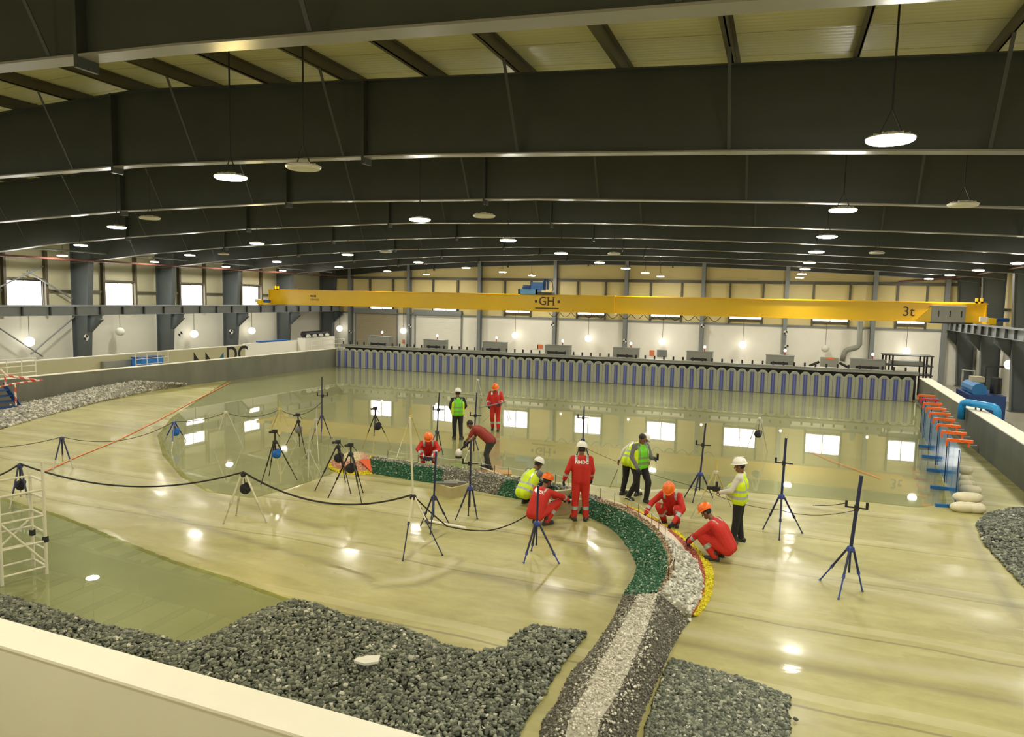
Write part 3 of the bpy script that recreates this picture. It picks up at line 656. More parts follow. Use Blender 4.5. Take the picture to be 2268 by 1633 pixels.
# motor cabinets on the gantry
cabs = [(815, 862, 745, 770), (938, 984, 753, 772), (1069, 1117, 758, 777), (1207, 1260, 765, 786), (1358, 1412, 771, 792), (1521, 1577, 779, 801), (1697, 1758, 787, 810), (1885, 1960, 796, 822)]
for i, (xa, xb, yt, yb) in enumerate(cabs):
    Yc = YW+1.15; a = PY(xa, yt, Yc); b_ = PY(xb, yb, Yc)
    t = thing('drive_cabinet', f'grey drive cabinet standing above the wave paddles, {nth(i+1)} from the left', 'cabinet', ((a.x+b_.x)/2, Yc+.3, 1.53), 0, 'drive cabinets on the wavemaker')
    MB().bb((a.x, Yc, 1.3), (b_.x, Yc+.6, a.z)).bb((a.x+.1, Yc+.1, -.02), (a.x+.2, Yc+.2, 1.3)).bb((b_.x-.2, Yc+.1, -.02), (b_.x-.1, Yc+.2, 1.3)).build('body', m_cab, t)
    MB().bb((a.x-.03, Yc-.03, a.z), (b_.x+.03, Yc+.63, a.z+.03)).build('lid', m_galv, t)
    MB().bb((a.x+.25, Yc-.02, 1.53), (b_.x-.3, Yc+.0, 1.66)).build('cable_slot', m_black, t)
    bx = (a.x+b_.x)/2+(.05 if i < 3 else .25)
    bp_ = MB().tube([(bx, Yc+.4, a.z+.03), (bx, Yc+.4, a.z+.22)], .03, 8).build('beacon', mat('red_beacon', (.6, .05, .04), .4), t)
    MB().ell((bx, Yc+.4, a.z+.29), (.08, .08, .09), 10, 6).build('beacon_lens', m_globe, bp_)
# ------------------------------------------------------------------ gravel and rock
def rock_mat(name, stops, rough=.7):
    if name in MATS: return MATS[name]
    m, nt, b = _new(name); L = nt.links
    at = nt.nodes.new('ShaderNodeAttribute'); at.attribute_name = 'rnd'; r = nt.nodes.new('ShaderNodeValToRGB'); r.color_ramp.interpolation = 'LINEAR'
    e = r.color_ramp.elements
    while len(e) < len(stops): e.new(.5)
    for q, (p, c) in zip(e, stops): q.position = p; q.color = (*c, 1)
    L.new(at.outputs['Fac'], r.inputs['Fac']); L.new(r.outputs['Color'], b.inputs['Base Color']); b.inputs['Roughness'].default_value = rough
    MATS[name] = m; return m
PHI = (1+5**.5)/2
IV = np.array([(-1, PHI, 0), (1, PHI, 0), (-1, -PHI, 0), (1, -PHI, 0), (0, -1, PHI), (0, 1, PHI), (0, -1, -PHI), (0, 1, -PHI), (PHI, 0, -1), (PHI, 0, 1), (-PHI, 0, -1), (-PHI, 0, 1)])/math.sqrt(1+PHI*PHI)
IF = np.array([(0, 11, 5), (0, 5, 1), (0, 1, 7), (0, 7, 10), (0, 10, 11), (1, 5, 9), (5, 11, 4), (11, 10, 2), (10, 7, 6), (7, 1, 8), (3, 9, 4), (3, 4, 2), (3, 2, 6), (3, 6, 8), (3, 8, 9), (4, 9, 5), (2, 4, 11), (6, 2, 10), (8, 6, 7), (9, 8, 1)])
PROTOS = [IV*(1+RS.uniform(-.38, .38, (12, 1))) for _ in range(10)]
def randrot(n):
    q = RS.normal(size=(n, 4)); q /= np.linalg.norm(q, axis=1)[:, None]; w, x, y, z = q.T
    return np.stack([np.stack([1-2*(y*y+z*z), 2*(x*y-z*w), 2*(x*z+y*w)], 1), np.stack([2*(x*y+z*w), 1-2*(x*x+z*z), 2*(y*z-x*w)], 1), np.stack([2*(x*z-y*w), 2*(y*z+x*w), 1-2*(x*x+y*y)], 1)], 1)
def stones(name, P, size, mt, parent=None, flat=.72, under=None, jit=.45, rnd=None):
    """P (n,3) centres -> ONE mesh of angular stones; under = MB of the bed below them"""
    n = len(P); sz = size*(1+RS.uniform(-jit, jit, n)); sc = np.stack([sz*RS.uniform(.75, 1.35, n), sz*RS.uniform(.7, 1.1, n), sz*RS.uniform(.5, .9, n)], 1)*.5
    pr = np.stack(PROTOS)[RS.randint(0, len(PROTOS), n)]
    R = randrot(n); V = np.einsum('nij,nkj->nki', R, pr*sc[:, None, :]); V[:, :, 2] *= flat; V += P[:, None, :]
    Fc = (IF[None]+(np.arange(n)*12)[:, None, None]).reshape(-1, 3); V = V.reshape(-1, 3)
    rv = np.repeat(RS.uniform(0, 1, n) if rnd is None else rnd, 12)
    if under is not None:
        uv = np.array(under.v); ut = []
        for f in under.f:
            for i in range(1, len(f)-1): ut.append((f[0], f[i], f[i+1]))
        Fc = np.vstack([Fc, np.array(ut)+len(V)]); V = np.vstack([V, uv]); rv = np.concatenate([rv, np.full(len(uv), .2)])
    me = bpy.data.meshes.new(name); me.vertices.add(len(V)); me.vertices.foreach_set('co', V.astype(np.float32).ravel())
    me.loops.add(Fc.size); me.loops.foreach_set('vertex_index', Fc.astype(np.int32).ravel()); me.polygons.add(len(Fc))
    me.polygons.foreach_set('loop_start', np.arange(0, Fc.size, 3, dtype=np.int32)); me.polygons.foreach_set('loop_total', np.full(len(Fc), 3, dtype=np.int32))
    me.update(calc_edges=True)
    a = me.attributes.new('rnd', 'FLOAT', 'POINT'); a.data.foreach_set('value', rv.astype(np.float32)); me.materials.append(mt)
    o = bpy.data.objects.new(name, me); COL.objects.link(o); o['kind'] = 'stuff'
    if parent is not None: o.parent = parent; o.matrix_parent_inverse = PM(parent).inverted()
    return o
def poly_pts(poly, n):
    a = np.array([p[:2] for p in poly]); lo, hi = a.min(0), a.max(0); out = []
    while sum(len(o) for o in out) < n:
        q = RS.uniform(lo, hi, (n*2, 2)); out.append(q[in_poly(q, poly)])
    return np.vstack(out)[:n]
def flatpoly(poly, z):
    from mathutils.geometry import tessellate_polygon
    m = MB(); vs = [Vector((p[0], p[1], z)) for p in poly]; return m.add(vs, [tuple(t) for t in tessellate_polygon([vs])])
def bed(name, poly, n, size, hmax, ramp, mt, label, cat='gravel', flat=.72, near=None):
    q = poly_pts(poly, n); d = edge_dist(q, poly); z = hmax*np.clip(d/ramp, 0, 1)**.7
    z = z*(.75+.25*np.sin(q[:, 0]*2.1+q[:, 1]*1.3)) + RS.uniform(0, size*.35, n)+size*.12
    rn = RS.uniform(0, 1, n)
    if near: rn = np.where((q[:, 1]-np.array([near(x) for x in q[:, 0]]) < .5) & (RS.uniform(0, 1, n) < .3), RS.uniform(.975, 1, n), rn)
    o = stones(name, np.column_stack([q, z]), size, mt, None, flat, flatpoly(poly, size*.2), rnd=rn)
    return tag(o, label, cat, None, 'stuff')
g_dark = [(0, (.035, .042, .03)), (.4, (.1, .112, .08)), (.8, (.21, .225, .165)), (.965, (.32, .33, .25)), (1, (.62, .6, .52))]
m_gdark = rock_mat('dark_grey_gravel', g_dark, .6)
m_ggrey = rock_mat('light_grey_gravel', [(0, (.16, .15, .12)), (.5, (.34, .32, .26)), (1, (.66, .63, .52))])
wl = lambda x: WNA.y+(x-WNA.x)*nd.y/nd.x
lp = [(-80, 1290), (0, 1317), (62, 1336), (154, 1364), (231, 1388), (309, 1401), (401, 1428), (448, 1419), (494, 1398), (556, 1364), (648, 1330), (700, 1340), (771, 1368), (885, 1393), (931, 1408), (978, 1430), (1055, 1447), (1126, 1435), (1129, 1415), (1181, 1387), (1225, 1396), (1271, 1399), (1302, 1405), (1248, 1472), (1193, 1559), (1149, 1627), (1110, 1690)]
P = [G(*p) for p in lp]; P += [Vector((P[-1].x-.1, wl(P[-1].x)+.1, 0)), Vector((-13, wl(-13)+.1, 0))]
bed('gravel_bed', P, 26000, .062, .1, .5, m_gdark, 'large bed of dark grey gravel beside the near white wall', near=wl)
P = [G(*p) for p in [(1486, 1462), (1560, 1483), (1640, 1505), (1720, 1535), (1748, 1548), (1744, 1580), (1750, 1640), (1760, 1760), (1390, 1760), (1428, 1630), (1455, 1540)]]
bed('gravel_bed', P, 9500, .06, .1, .4, m_gdark, 'smaller square bed of dark grey gravel right of the mound foot')
P = [G(*p) for p in [(2162, 1165), (2185, 1140), (2225, 1132), (2290, 1128), (2370, 1150), (2400, 1400), (2268, 1300), (2215, 1245), (2180, 1205)]]
for p in P: p.x = min(p.x, WRA.x+(p.y-WRA.y)*(WRB.x-WRA.x)/(WRB.y-WRA.y)-.12)
bed('gravel_heap', P, 6500, .075, .4, 1.4, m_gdark, 'heap of dark grey rocks at the right frame edge')
# long heap along the left wall
base_px = [(-60, 968), (0, 952), (55, 936), (110, 920), (225, 890), (330, 868), (412, 855)]; top_px = [(-60, 912), (0, 906), (60, 893), (130, 880), (210, 861), (300, 846), (404, 852)]
A = [G(*p) for p in base_px]; B = [PX(p[0], p[1], -28.78) for p in top_px]
for b_ in B: b_.z = max(.06, b_.z)
pts = []
for i in range(len(A)-1):
    nseg = int(1500*max(.4, (A[i+1]-A[i]).length/2.5)); u = RS.uniform(0, 1, nseg); v = RS.uniform(0, 1, nseg)**.8
    lo = np.outer(1-u, A[i])+np.outer(u, A[i+1]); hi = np.outer(1-u, B[i])+np.outer(u, B[i+1]); p = lo+(hi-lo)*v[:, None]; p[:, 2] += RS.uniform(0, .05, nseg)+.05*np.sin(v*PI); pts.append(p)
un = MB()
for i in range(len(A)-1): un.add([A[i], A[i+1], B[i+1], B[i]], [(0, 1, 2, 3)])
o = stones('gravel_heap', np.vstack(pts), .12, m_ggrey, None, .8, un); tag(o, 'long bank of pale grey rocks against the left basin wall', 'gravel', None, 'stuff')
# small loose stone and plate on the left bed
o = stones('loose_stone', np.array([[*G(1762, 1599)[:2], .03]]), .08, m_gdark, rnd=np.array([.2])); o['kind'] = 'thing'; tag(o, 'single dark stone alone on the floor right of the square gravel bed', 'stone')
c = G(814, 1468, .17); mb = MB(); mb.prism([c+Vector(v) for v in ((-.16, -.07, 0), (.02, -.1, .01), (.17, -.02, .03), (.13, .1, .05), (-.05, .05, .03), (-.17, .0, 0))], (0, 0, .03))
tag(mb.build('stone_slab', m_whiteplas), 'flat pale slab lying on the dark gravel bed', 'slab')
# ------------------------------------------------------------------ the curved breakwater model
bw = thing('breakwater_model', 'long curved model breakwater with green slope, grey gravel foot and yellow toe', 'breakwater model', tuple(G(1440, 1240)))
def grid(rows):
    return [[G(p[0], p[1], p[2]) for p in r] for r in rows]
def dense(rows, k=4):
    out = []
    for r in rows:
        n = len(r)-1; q = []
        for i in range(n):
            p0, p1, p2, p3 = r[max(i-1, 0)], r[i], r[i+1], r[min(i+2, n)]
            for j in range(k):
                t = j/k; q.append(.5*((2*p1)+(p2-p0)*t+(2*p0-5*p1+4*p2-p3)*t*t+(3*p1-p0-3*p2+p3)*t**3))
        q.append(r[-1]); out.append(q)
    return out
def under_of(ra, rb, lift=0.):
    m = MB()
    for i in range(len(ra)-1): m.add([ra[i], ra[i+1], rb[i+1], rb[i]], [(0, 1, 2, 3)])
    return m
def strip_pts(ra, rb, size, cover=2.2, fuzz=0.):
    pts = []
    for i in range(len(ra)-1):
        a, b, c, d = [np.array(v) for v in (ra[i], ra[i+1], rb[i+1], rb[i])]
        ar = .5*np.linalg.norm(np.cross(b-a, d-a))+.5*np.linalg.norm(np.cross(b-c, d-c)); n = RS.poisson(max(.2, cover*ar/(size*size)))
        u, v = RS.uniform(0, 1, (2, n)); v = v+RS.normal(0, fuzz, n) if fuzz else v; p = np.outer((1-u)*(1-v), a)+np.outer(u*(1-v), b)+np.outer(u*v, c)+np.outer((1-u)*v, d); p[:, 2] += RS.uniform(-.1, .3, n)*size; p[:, 2] -= np.where(np.abs(v-.5) > .5, (np.abs(v-.5)-.5)*.25*bool(fuzz), 0); pts.append(p)
    return np.vstack(pts)
def strip(name, ra, rb, size, mt, cover=2.2, flat=.8, label=None, fuzz=0.):
    o = stones(name, strip_pts(ra, rb, size, cover, fuzz), size, mt, bw, flat, under_of(ra, rb))
    if label: o['label'] = label
    return o
m_trunk = rock_mat('dark_fine_gravel', [(0, (.06, .056, .04)), (.5, (.14, .13, .1)), (.88, (.24, .225, .18)), (1, (.5, .47, .39))])
m_wgrav = rock_mat('white_fine_gravel', [(0, (.3, .28, .22)), (.4, (.55, .52, .43)), (1, (.78, .75, .65))])
m_green = rock_mat('green_painted_rock', [(0, (.008, .06, .025)), (.5, (.015, .11, .045)), (.72, (.03, .16, .07)), (.86, (.12, .24, .15)), (1, (.5, .52, .42))])
m_greyr = rock_mat('grey_mixed_rock', [(0, (.06, .055, .04)), (.5, (.2, .19, .15)), (1, (.5, .48, .4))])
m_wrock = rock_mat('white_rock', [(0, (.25, .24, .19)), (.4, (.5, .49, .42)), (1, (.8, .78, .7))])
m_red = rock_mat('red_painted_rock', [(0, (.3, .05, .025)), (.6, (.45, .1, .06)), (1, (.6, .25, .17))])
m_yrock = rock_mat('yellow_painted_rock', [(0, (.45, .36, .0)), (.5, (.7, .6, .0)), (1, (.85, .75, .05))])
m_brown = rock_mat('brown_crest_rubble', [(0, (.1, .06, .03)), (.5, (.3, .2, .11)), (1, (.6, .5, .36))])
zc = .33
T = dense([[G(*p) for p in r] for r in (
    [(1165, 1740, 0), (1190, 1660, 0), (1203, 1596, 0), (1233, 1559, 0), (1260, 1497, 0), (1310, 1442, 0), (1356, 1374, 0), (1380, 1318, 0)],
    [(1230, 1700, .16), (1250, 1640, .2), (1262, 1590, zc), (1284, 1552, zc), (1308, 1503, zc), (1350, 1430, zc), (1388, 1366, zc), (1414, 1318, zc)],
    [(1320, 1705, .16), (1326, 1650, .2), (1330, 1597, zc), (1356, 1556, zc), (1382, 1510, zc), (1412, 1440, zc), (1438, 1378, zc), (1457, 1314, zc)],
    [(1395, 1745, 0), (1402, 1680, 0), (1414, 1612, 0), (1437, 1553, 0), (1462, 1495, 0), (1486, 1442, 0), (1510, 1398, 0), (1529, 1376, 0)])])
strip('dark_slope_gravel', T[0], T[1], .034, m_trunk, 2., label='dark gravel slope of the foot on its left side')
strip('white_crest_gravel', T[1], T[2], .032, m_wgrav, 1.7, fuzz=.3, label='pale gravel crest of the foot')
strip('dark_slope_gravel', T[2], T[3], .034, m_trunk, 2., label='dark gravel slope of the foot on its right side')
GA = [(1380, 1318), (1409, 1268), (1404, 1238), (1378, 1195), (1347, 1167), (1308, 1148), (1262, 1130), (1205, 1117), (1149, 1106), (1100, 1097), (1040, 1085), (975, 1073), (900, 1062), (823, 1049)]
GB = [(1457, 1312), (1477, 1266), (1477, 1230), (1455, 1187), (1424, 1159), (1378, 1131), (1318, 1109), (1262, 1088), (1205, 1074), (1120, 1062), (1060, 1051), (984, 1040), (900, 1028), (820, 1017)]
OB = [(1466, 1306), (1492, 1266), (1490, 1226), (1466, 1183), (1434, 1154), (1390, 1126), (1330, 1104), (1272, 1083), (1213, 1068), (1126, 1056), (1066, 1045), (990, 1034), (905, 1023), (824, 1012)]
WOUT = [(1532, 1362), (1556, 1310), (1552, 1264), (1525, 1225), (1490, 1184), (1441, 1152), (1376, 1118)]
ROUT = [(1534, 1361), (1558, 1310), (1559, 1262), (1541, 1222), (1496, 1183), (1445, 1151), (1380, 1117)]
YOUT = [(1545, 1366), (1571, 1330), (1580, 1288), (1573, 1250), (1541, 1211), (1498, 1176), (1434, 1138)]
S = dense([[G(p[0], p[1], 0) for p in GA], [G(p[0], p[1], zc+.02) for p in GB], [G(p[0], p[1], zc+.03) for p in OB]])
ra, rb, rc = S
def cut(r, a, b): return r[a*4:b*4+1]
strip('green_armour_slope', cut(ra, 0, 6), cut(rb, 0, 6), .04, m_green, 2.0, label='green painted rock slope of the near curve')
strip('green_armour_slope', cut(ra, 6, 9), cut(rb, 6, 9), .04, m_green, 2.0, label='green painted rock slope behind the crouching men')
strip('grey_rubble_slope', cut(ra, 9, 11), cut(rb, 9, 11), .05, m_greyr, 2.0, label='bare grey rubble section of the slope')
strip('green_armour_slope', cut(ra, 11, 13), cut(rb, 11, 13), .04, m_green, 2.0, label='green painted rock slope of the far arm')
strip('crest_rubble', cut(rb, 0, 6), cut(rc, 0, 6), .035, m_brown, 2.0)
strip('crest_rubble', cut(rb, 6, 13), cut(rc, 6, 13), .04, m_greyr, 1.8)
# outer slope: behind the far arm it falls away from the viewpoint
far = [p+Vector((p.x, p.y, 0)).normalized()*.75 for p in cut(rc, 6, 13)]
for p in far: p.z = 0
strip('outer_rubble_slope', cut(rc, 6, 13), far, .07, m_greyr, 1.5)
W = dense([[G(p[0], p[1], .12) for p in WOUT], [G(p[0], p[1], .06) for p in ROUT], [G(p[0], p[1], .0) for p in YOUT]])
strip('white_rock_slope', [T[2][-1]]+cut(rc, 0, 3), [T[3][-1]]+cut(W[0], 0, 3), .066, m_wrock, 1.9, label='large white and grey rocks on the outer slope')
pl = MB(); a_, b_ = cut(rc, 3, 6), cut(W[0], 3, 6)
for i in range(len(a_)-1): pl.add([a_[i], a_[i+1], b_[i+1], b_[i]], [(0, 1, 2, 3)])
q = pl.build('bare_outer_slope', mat('pinkish_white_plaster', (.72, .6, .47), .6, 0, .08, 4), bw); q.modifiers.new('solid', 'SOLIDIFY').thickness = .03
strip('red_rock_strip', W[0], W[1], .034, m_red, 2.2)
strip('yellow_toe', W[1], W[2], .038, m_yrock, 2.4)
# roundhead of the far arm
rh = thing('breakwater_roundhead', 'small rounded end of the breakwater with pink and cream rock in a yellow ring', 'breakwater model', tuple(G(775, 1040)))
def blobring(pts, z0, z1, sh): 
    c = sum(pts, Vector())/len(pts); return [Vector((p.x, p.y, z0)) for p in pts], [Vector((c.x+(p.x-c.x)*sh, c.y+(p.y-c.y)*sh, z1)) for p in pts]
ol = [G(*p) for p in [(824, 1051), (800, 1053), (774, 1052), (748, 1047), (730, 1038), (724, 1030), (734, 1022), (762, 1016), (795, 1012), (826, 1012)]]
def ring_obj(name, ra, rb, size, mt, cover=2.2):
    return stones(name, strip_pts(ra, rb, size, cover), size, mt, rh, .8, under_of(ra, rb))
A0, A1 = blobring(ol, 0., .06, .86); B0, B1 = blobring(ol, .06, .26, .5)
ring_obj('yellow_toe', A0+[A0[0]], A1+[A1[0]], .04, m_yrock, 2.6)
ring_obj('pink_rock_slope', A1+[A1[0]], B1+[B1[0]], .04, rock_mat('pink_rock', [(0, (.5, .2, .13)), (.5, (.62, .3, .2)), (1, (.75, .55, .38))]), 2.4)
cen = sum(B1, Vector())/len(B1); cen.z = .33
ring_obj('cream_rock_crown', B1+[B1[0]], [cen]*(len(B1)+1), .045, rock_mat('cream_rock', [(0, (.55, .45, .26)), (1, (.75, .68, .46))]), 2.2)
a = G(797, 1016, .3); b_ = G(818, 1034, .2)
MB().prism([G(795, 1018, .33), G(819, 1017, .35), G(822, 1045, .06), G(806, 1030, .2)], Vector((.02, .1, -.03))).build('red_end_face', mat('red_orange_paint', (.75, .13, .05), .5), rh)
# stakes with a string along the crest
sp = []
for i, k_ in enumerate(np.linspace(2, len(rc)-3, 22)):
    p = rc[int(k_)]; q = p+Vector((0, 0, .24)); sp.append(q)
    tag(MB().tube([p-Vector((0, 0, .05)), q], .006, 6).build('survey_stake', m_brown if False else m_rubber), f'thin dark survey stake on the breakwater crest, {nth(i+1)} from the near foot', 'stake', 'survey stakes on the crest')
mb = MB()
for a, b_ in zip(sp, sp[1:]): mb.tube([a-Vector((0, 0, .01)), (a+b_)/2-Vector((0, 0, .03)), b_-Vector((0, 0, .01))], .004, 4)
tag(mb.build('guide_string', m_whiteplas), 'white guide string tied between the stakes on the crest', 'string')
# concrete boxes in the gaps
def conc_box(name, c, d, rz, h, label, lid=False):
    t = thing(name, label, 'concrete box', (c.x, c.y, 0), rz)
    mt = mat('tan_box_concrete', (.42, .36, .2), .55, 0, .15, 3)
    mb = MB(); w, l = d; th = .05
    Rz = Matrix.Rotation(rz, 3, 'Z')
    for (cx, cy, sx, sy) in ((0, -l/2+th/2, w, th), (0, l/2-th/2, w, th), (-w/2+th/2, 0, th, l-2*th), (w/2-th/2, 0, th, l-2*th)):
        mb.box(Vector((c.x, c.y, h/2))+Rz @ Vector((cx, cy, 0)), (sx, sy, h), Rz)
    mb.build('box_walls', mt, t)
    MB().box(Vector((c.x, c.y, .03)), (w-2*th, l-2*th, .06), Rz).build('box_floor', m_steel, t)
    return t
c = G(1003, 1092); h = math.atan2(-c.x, c.y)
conc_box('concrete_box', G(1003, 1095), (.62, .6), h+.7, .27, 'open tan concrete box in front of the grey rubble gap')
for dx, s in ((0, 0), (1, 1)):
    p = G(990+18*s, 1072-2*s, .3); mb = MB(); mb.tube([p+Vector((-.3, 0, 0)), p+Vector((.25, .1, .02))], .03, 8)
    tag(mb.build('steel_pipe', m_galv), ('short grey pipe' if s else 'short grey rod')+' lying across the concrete box in the gap', 'pipe')
b2 = thing('culvert_block', 'tan concrete culvert block set into the green slope beside the standing red worker', 'concrete block', tuple(G(1272, 1140)))
mt = MATS['tan_box_concrete']; c = G(1268, 1152); c = c+c.normalized()*.3; c.z = 0; hh = math.atan2(-c.x, c.y); Rz = Matrix.Rotation(hh+.5, 3, 'Z')
MB().box(c+Rz @ Vector((-.05, .2, .16)), (.85, .12, .32), Rz).build('front_wall', mt, b2)
MB().box(c+Rz @ Vector((-.45, .5, .16)), (.1, .7, .32), Rz).build('side_wall', mt, b2)
MB().box(c+Rz @ Vector((.4, .5, .2)), (.1, .7, .4), Rz).build('side_wall', mt, b2)
MB().box(c+Rz @ Vector((0, .75, .2)), (.8, .1, .4), Rz).build('back_wall', mt, b2)
# ------------------------------------------------------------------ people
m_skin = mat('brown_skin', (.2, .095, .05), .5, 0, .06, 12)
m_hair = mat('black_hair', (.012, .01, .009), .6, 0, .2, 30)
m_redc = mat('red_coverall_cloth', (.52, .02, .012), .75, 0, .14, 9, .2)
m_dred = mat('dark_red_shirt_cloth', (.23, .022, .012), .8, 0, .15, 9, .2)
m_blk = mat('black_trouser_cloth', (.011, .011, .012), .8, 0, .2, 9, .2)
m_dkgrey = mat('dark_grey_trouser_cloth', (.028, .032, .03), .8, 0, .2, 9, .2)
m_vyel = mat('yellow_vest_cloth', (.62, .8, .015), .7, 0, .1, 9, .2)
m_vgrn = mat('green_vest_cloth', (.16, .62, .02), .7, 0, .1, 9, .2)
m_silver = mat('silver_reflective_tape', (.42, .5, .5), .3, .3, .08)
m_greyb = mat('dim_reflective_tape', (.2, .3, .12), .4, .1, .08)
m_wshirt = mat('white_shirt_cloth', (.62, .59, .52), .8, 0, .08, 9, .2)
m_gshirt = mat('grey_shirt_cloth', (.15, .15, .16), .8, 0, .1, 9, .2)
m_blkshirt = mat('black_shirt_cloth', (.015, .014, .016), .8, 0, .1, 9, .2)
m_helw = mat('white_helmet_shell', (.8, .79, .74), .3, 0, .03)
m_helo = mat('orange_helmet_shell', (.85, .16, .012), .3, 0, .04)
m_boot = mat('dark_boot_leather', (.03, .032, .026), .6, 0, .15)
m_glove = mat('dark_blue_glove', (.015, .018, .04), .7, 0, .15)
m_eye = mat('eye_dark', (.02, .015, .012), .2)
m_letw = mat('white_cloth_lettering', (.8, .78, .75), .6)
def capsule(mb, a, ra, b, rb, n=10):
    a, b = Vector(a), Vector(b); d = b-a
    if d.length < 1e-5: return mb.ell(a, (ra, ra, ra), n, 6)
    pts, rs = [], []; u = d.normalized()
    for k in range(4): t = (PI/2)*k/4; pts.append(a-u*ra*math.cos(t)); rs.append(max(1e-3, ra*math.sin(t)))
    pts.append(a); rs.append(ra); pts.append(b); rs.append(rb)
    for k in range(1, 5): t = (PI/2)*k/4; pts.append(b+u*rb*math.sin(t)); rs.append(max(1e-3, rb*math.cos(t)))
    return mb.tube(pts, rs, n)
def remesh(mb, name, mts, vox, parent, smooth_it=2):
    o = mb.build(name, mts)
    r = o.modifiers.new('r', 'REMESH'); r.mode = 'VOXEL'; r.voxel_size = vox
    if smooth_it: s = o.modifiers.new('s', 'SMOOTH'); s.iterations = smooth_it; s.factor = .5
    dg = bpy.context.evaluated_depsgraph_get(); me = bpy.data.meshes.new_from_object(o.evaluated_get(dg)); old = o.data
    o.modifiers.clear(); o.data = me; bpy.data.meshes.remove(old); me.name = name
    me.materials.clear()
    for q in mts: me.materials.append(q)
    me.polygons.foreach_set('use_smooth', [True]*len(me.polygons)); me.polygons.foreach_set('material_index', [0]*len(me.polygons))
    o.parent = parent; o.matrix_parent_inverse = Matrix.Identity(4)      # meshes are in the person's own space
    return o
def band(o, a, b, t0, t1, rmax, mi=1):
    me = o.data; n = len(me.polygons); C = np.empty(n*3, np.float32); me.polygons.foreach_get('center', C); C = C.reshape(-1, 3)
    a, b = np.array(a), np.array(b); d = b-a; t = ((C-a)@d)/(d@d); r = np.linalg.norm(C-(a+np.clip(t, 0, 1)[:, None]*d), axis=1)
    k = np.empty(n, np.int32); me.polygons.foreach_get('material_index', k); k[(t > t0) & (t < t1) & (r < rmax)] = mi; me.polygons.foreach_set('material_index', k)
def vband(o, X, org, x0, x1, mi=1, zmin=-9, zmax=9, U=None):
    me = o.data; n = len(me.polygons); C = np.empty(n*3, np.float32); me.polygons.foreach_get('center', C); C = C.reshape(-1, 3)-np.array(org)
    x = np.abs(C@np.array(X)); z = C@np.array(U if U is not None else (0, 0, 1)); k = np.empty(n, np.int32); me.polygons.foreach_get('material_index', k)
    k[(x > x0) & (x < x1) & (z > zmin) & (z < zmax)] = mi; me.polygons.foreach_set('material_index', k)
V = Vector
STAND = dict(pel=(0, 0, .93), chest=(0, .0, 1.24), neck=(0, .0, 1.45), head=(0, .03, 1.6), hip=.095, sh=.185,
             kl=(-.11, .02, .5), kr=(.11, .02, .5), al=(-.12, -.02, .09), ar=(.12, -.02, .09), el=(-.25, -.03, 1.14), er=(.25, -.03, 1.14), wl=(-.27, .05, .9), wr=(.27, .05, .9),
             fl=0., fr=0., hd=(0, 0))
SQUAT = dict(pel=(0, -.22, .27), chest=(0, -.04, .58), neck=(0, .11, .74), head=(0, .2, .87), hip=.1, sh=.185,
             kl=(-.2, .3, .47), kr=(.2, .3, .47), al=(-.15, .0, .09), ar=(.15, .0, .09), el=(-.27, .3, .55), er=(.27, .3, .55), wl=(-.12, .5, .4), wr=(.12, .5, .4),
             fl=-.2, fr=.2, hd=(0, -25))
def hand_shapes(mb, w, d, side, up, s=1., grow=0.):
    """palm and five fingers; d = direction of the hand, up = back of the hand"""
    d = V(d).normalized(); up = (V(up)-d*V(up).dot(d)).normalized(); x = d.cross(up)*side
    w = V(w); kn = w+d*.085*s
    for k in (-1.2, -.4, .4, 1.2): capsule(mb, w+x*.011*k, .017*s+grow, kn+x*.02*k*s, .0135*s+grow, 8)
    for k, L, c in ((-1.4, .065, .5), (-.48, .08, .42), (.45, .085, .4), (1.35, .075, .36)):
        a = kn+x*.02*k*s; dd = (d-up*c).normalized(); b = a+dd*L*.55*s; e = b+(dd-up*.55).normalized()*L*.5*s
        capsule(mb, a, .0098*s+grow, b, .0088*s+grow, 8); capsule(mb, b, .0088*s+grow, e, .0072*s+grow, 8)
    t0 = w+d*.025*s+x*.026*s; t1 = t0+(d*.6+x*.75-up*.3).normalized()*.045*s; t2 = t1+(d*.9+x*.15-up*.4).normalized()*.032*s
    capsule(mb, t0, .014*s+grow, t1, .011*s+grow, 8); capsule(mb, t1, .011*s+grow, t2, .0085*s+grow, 8)
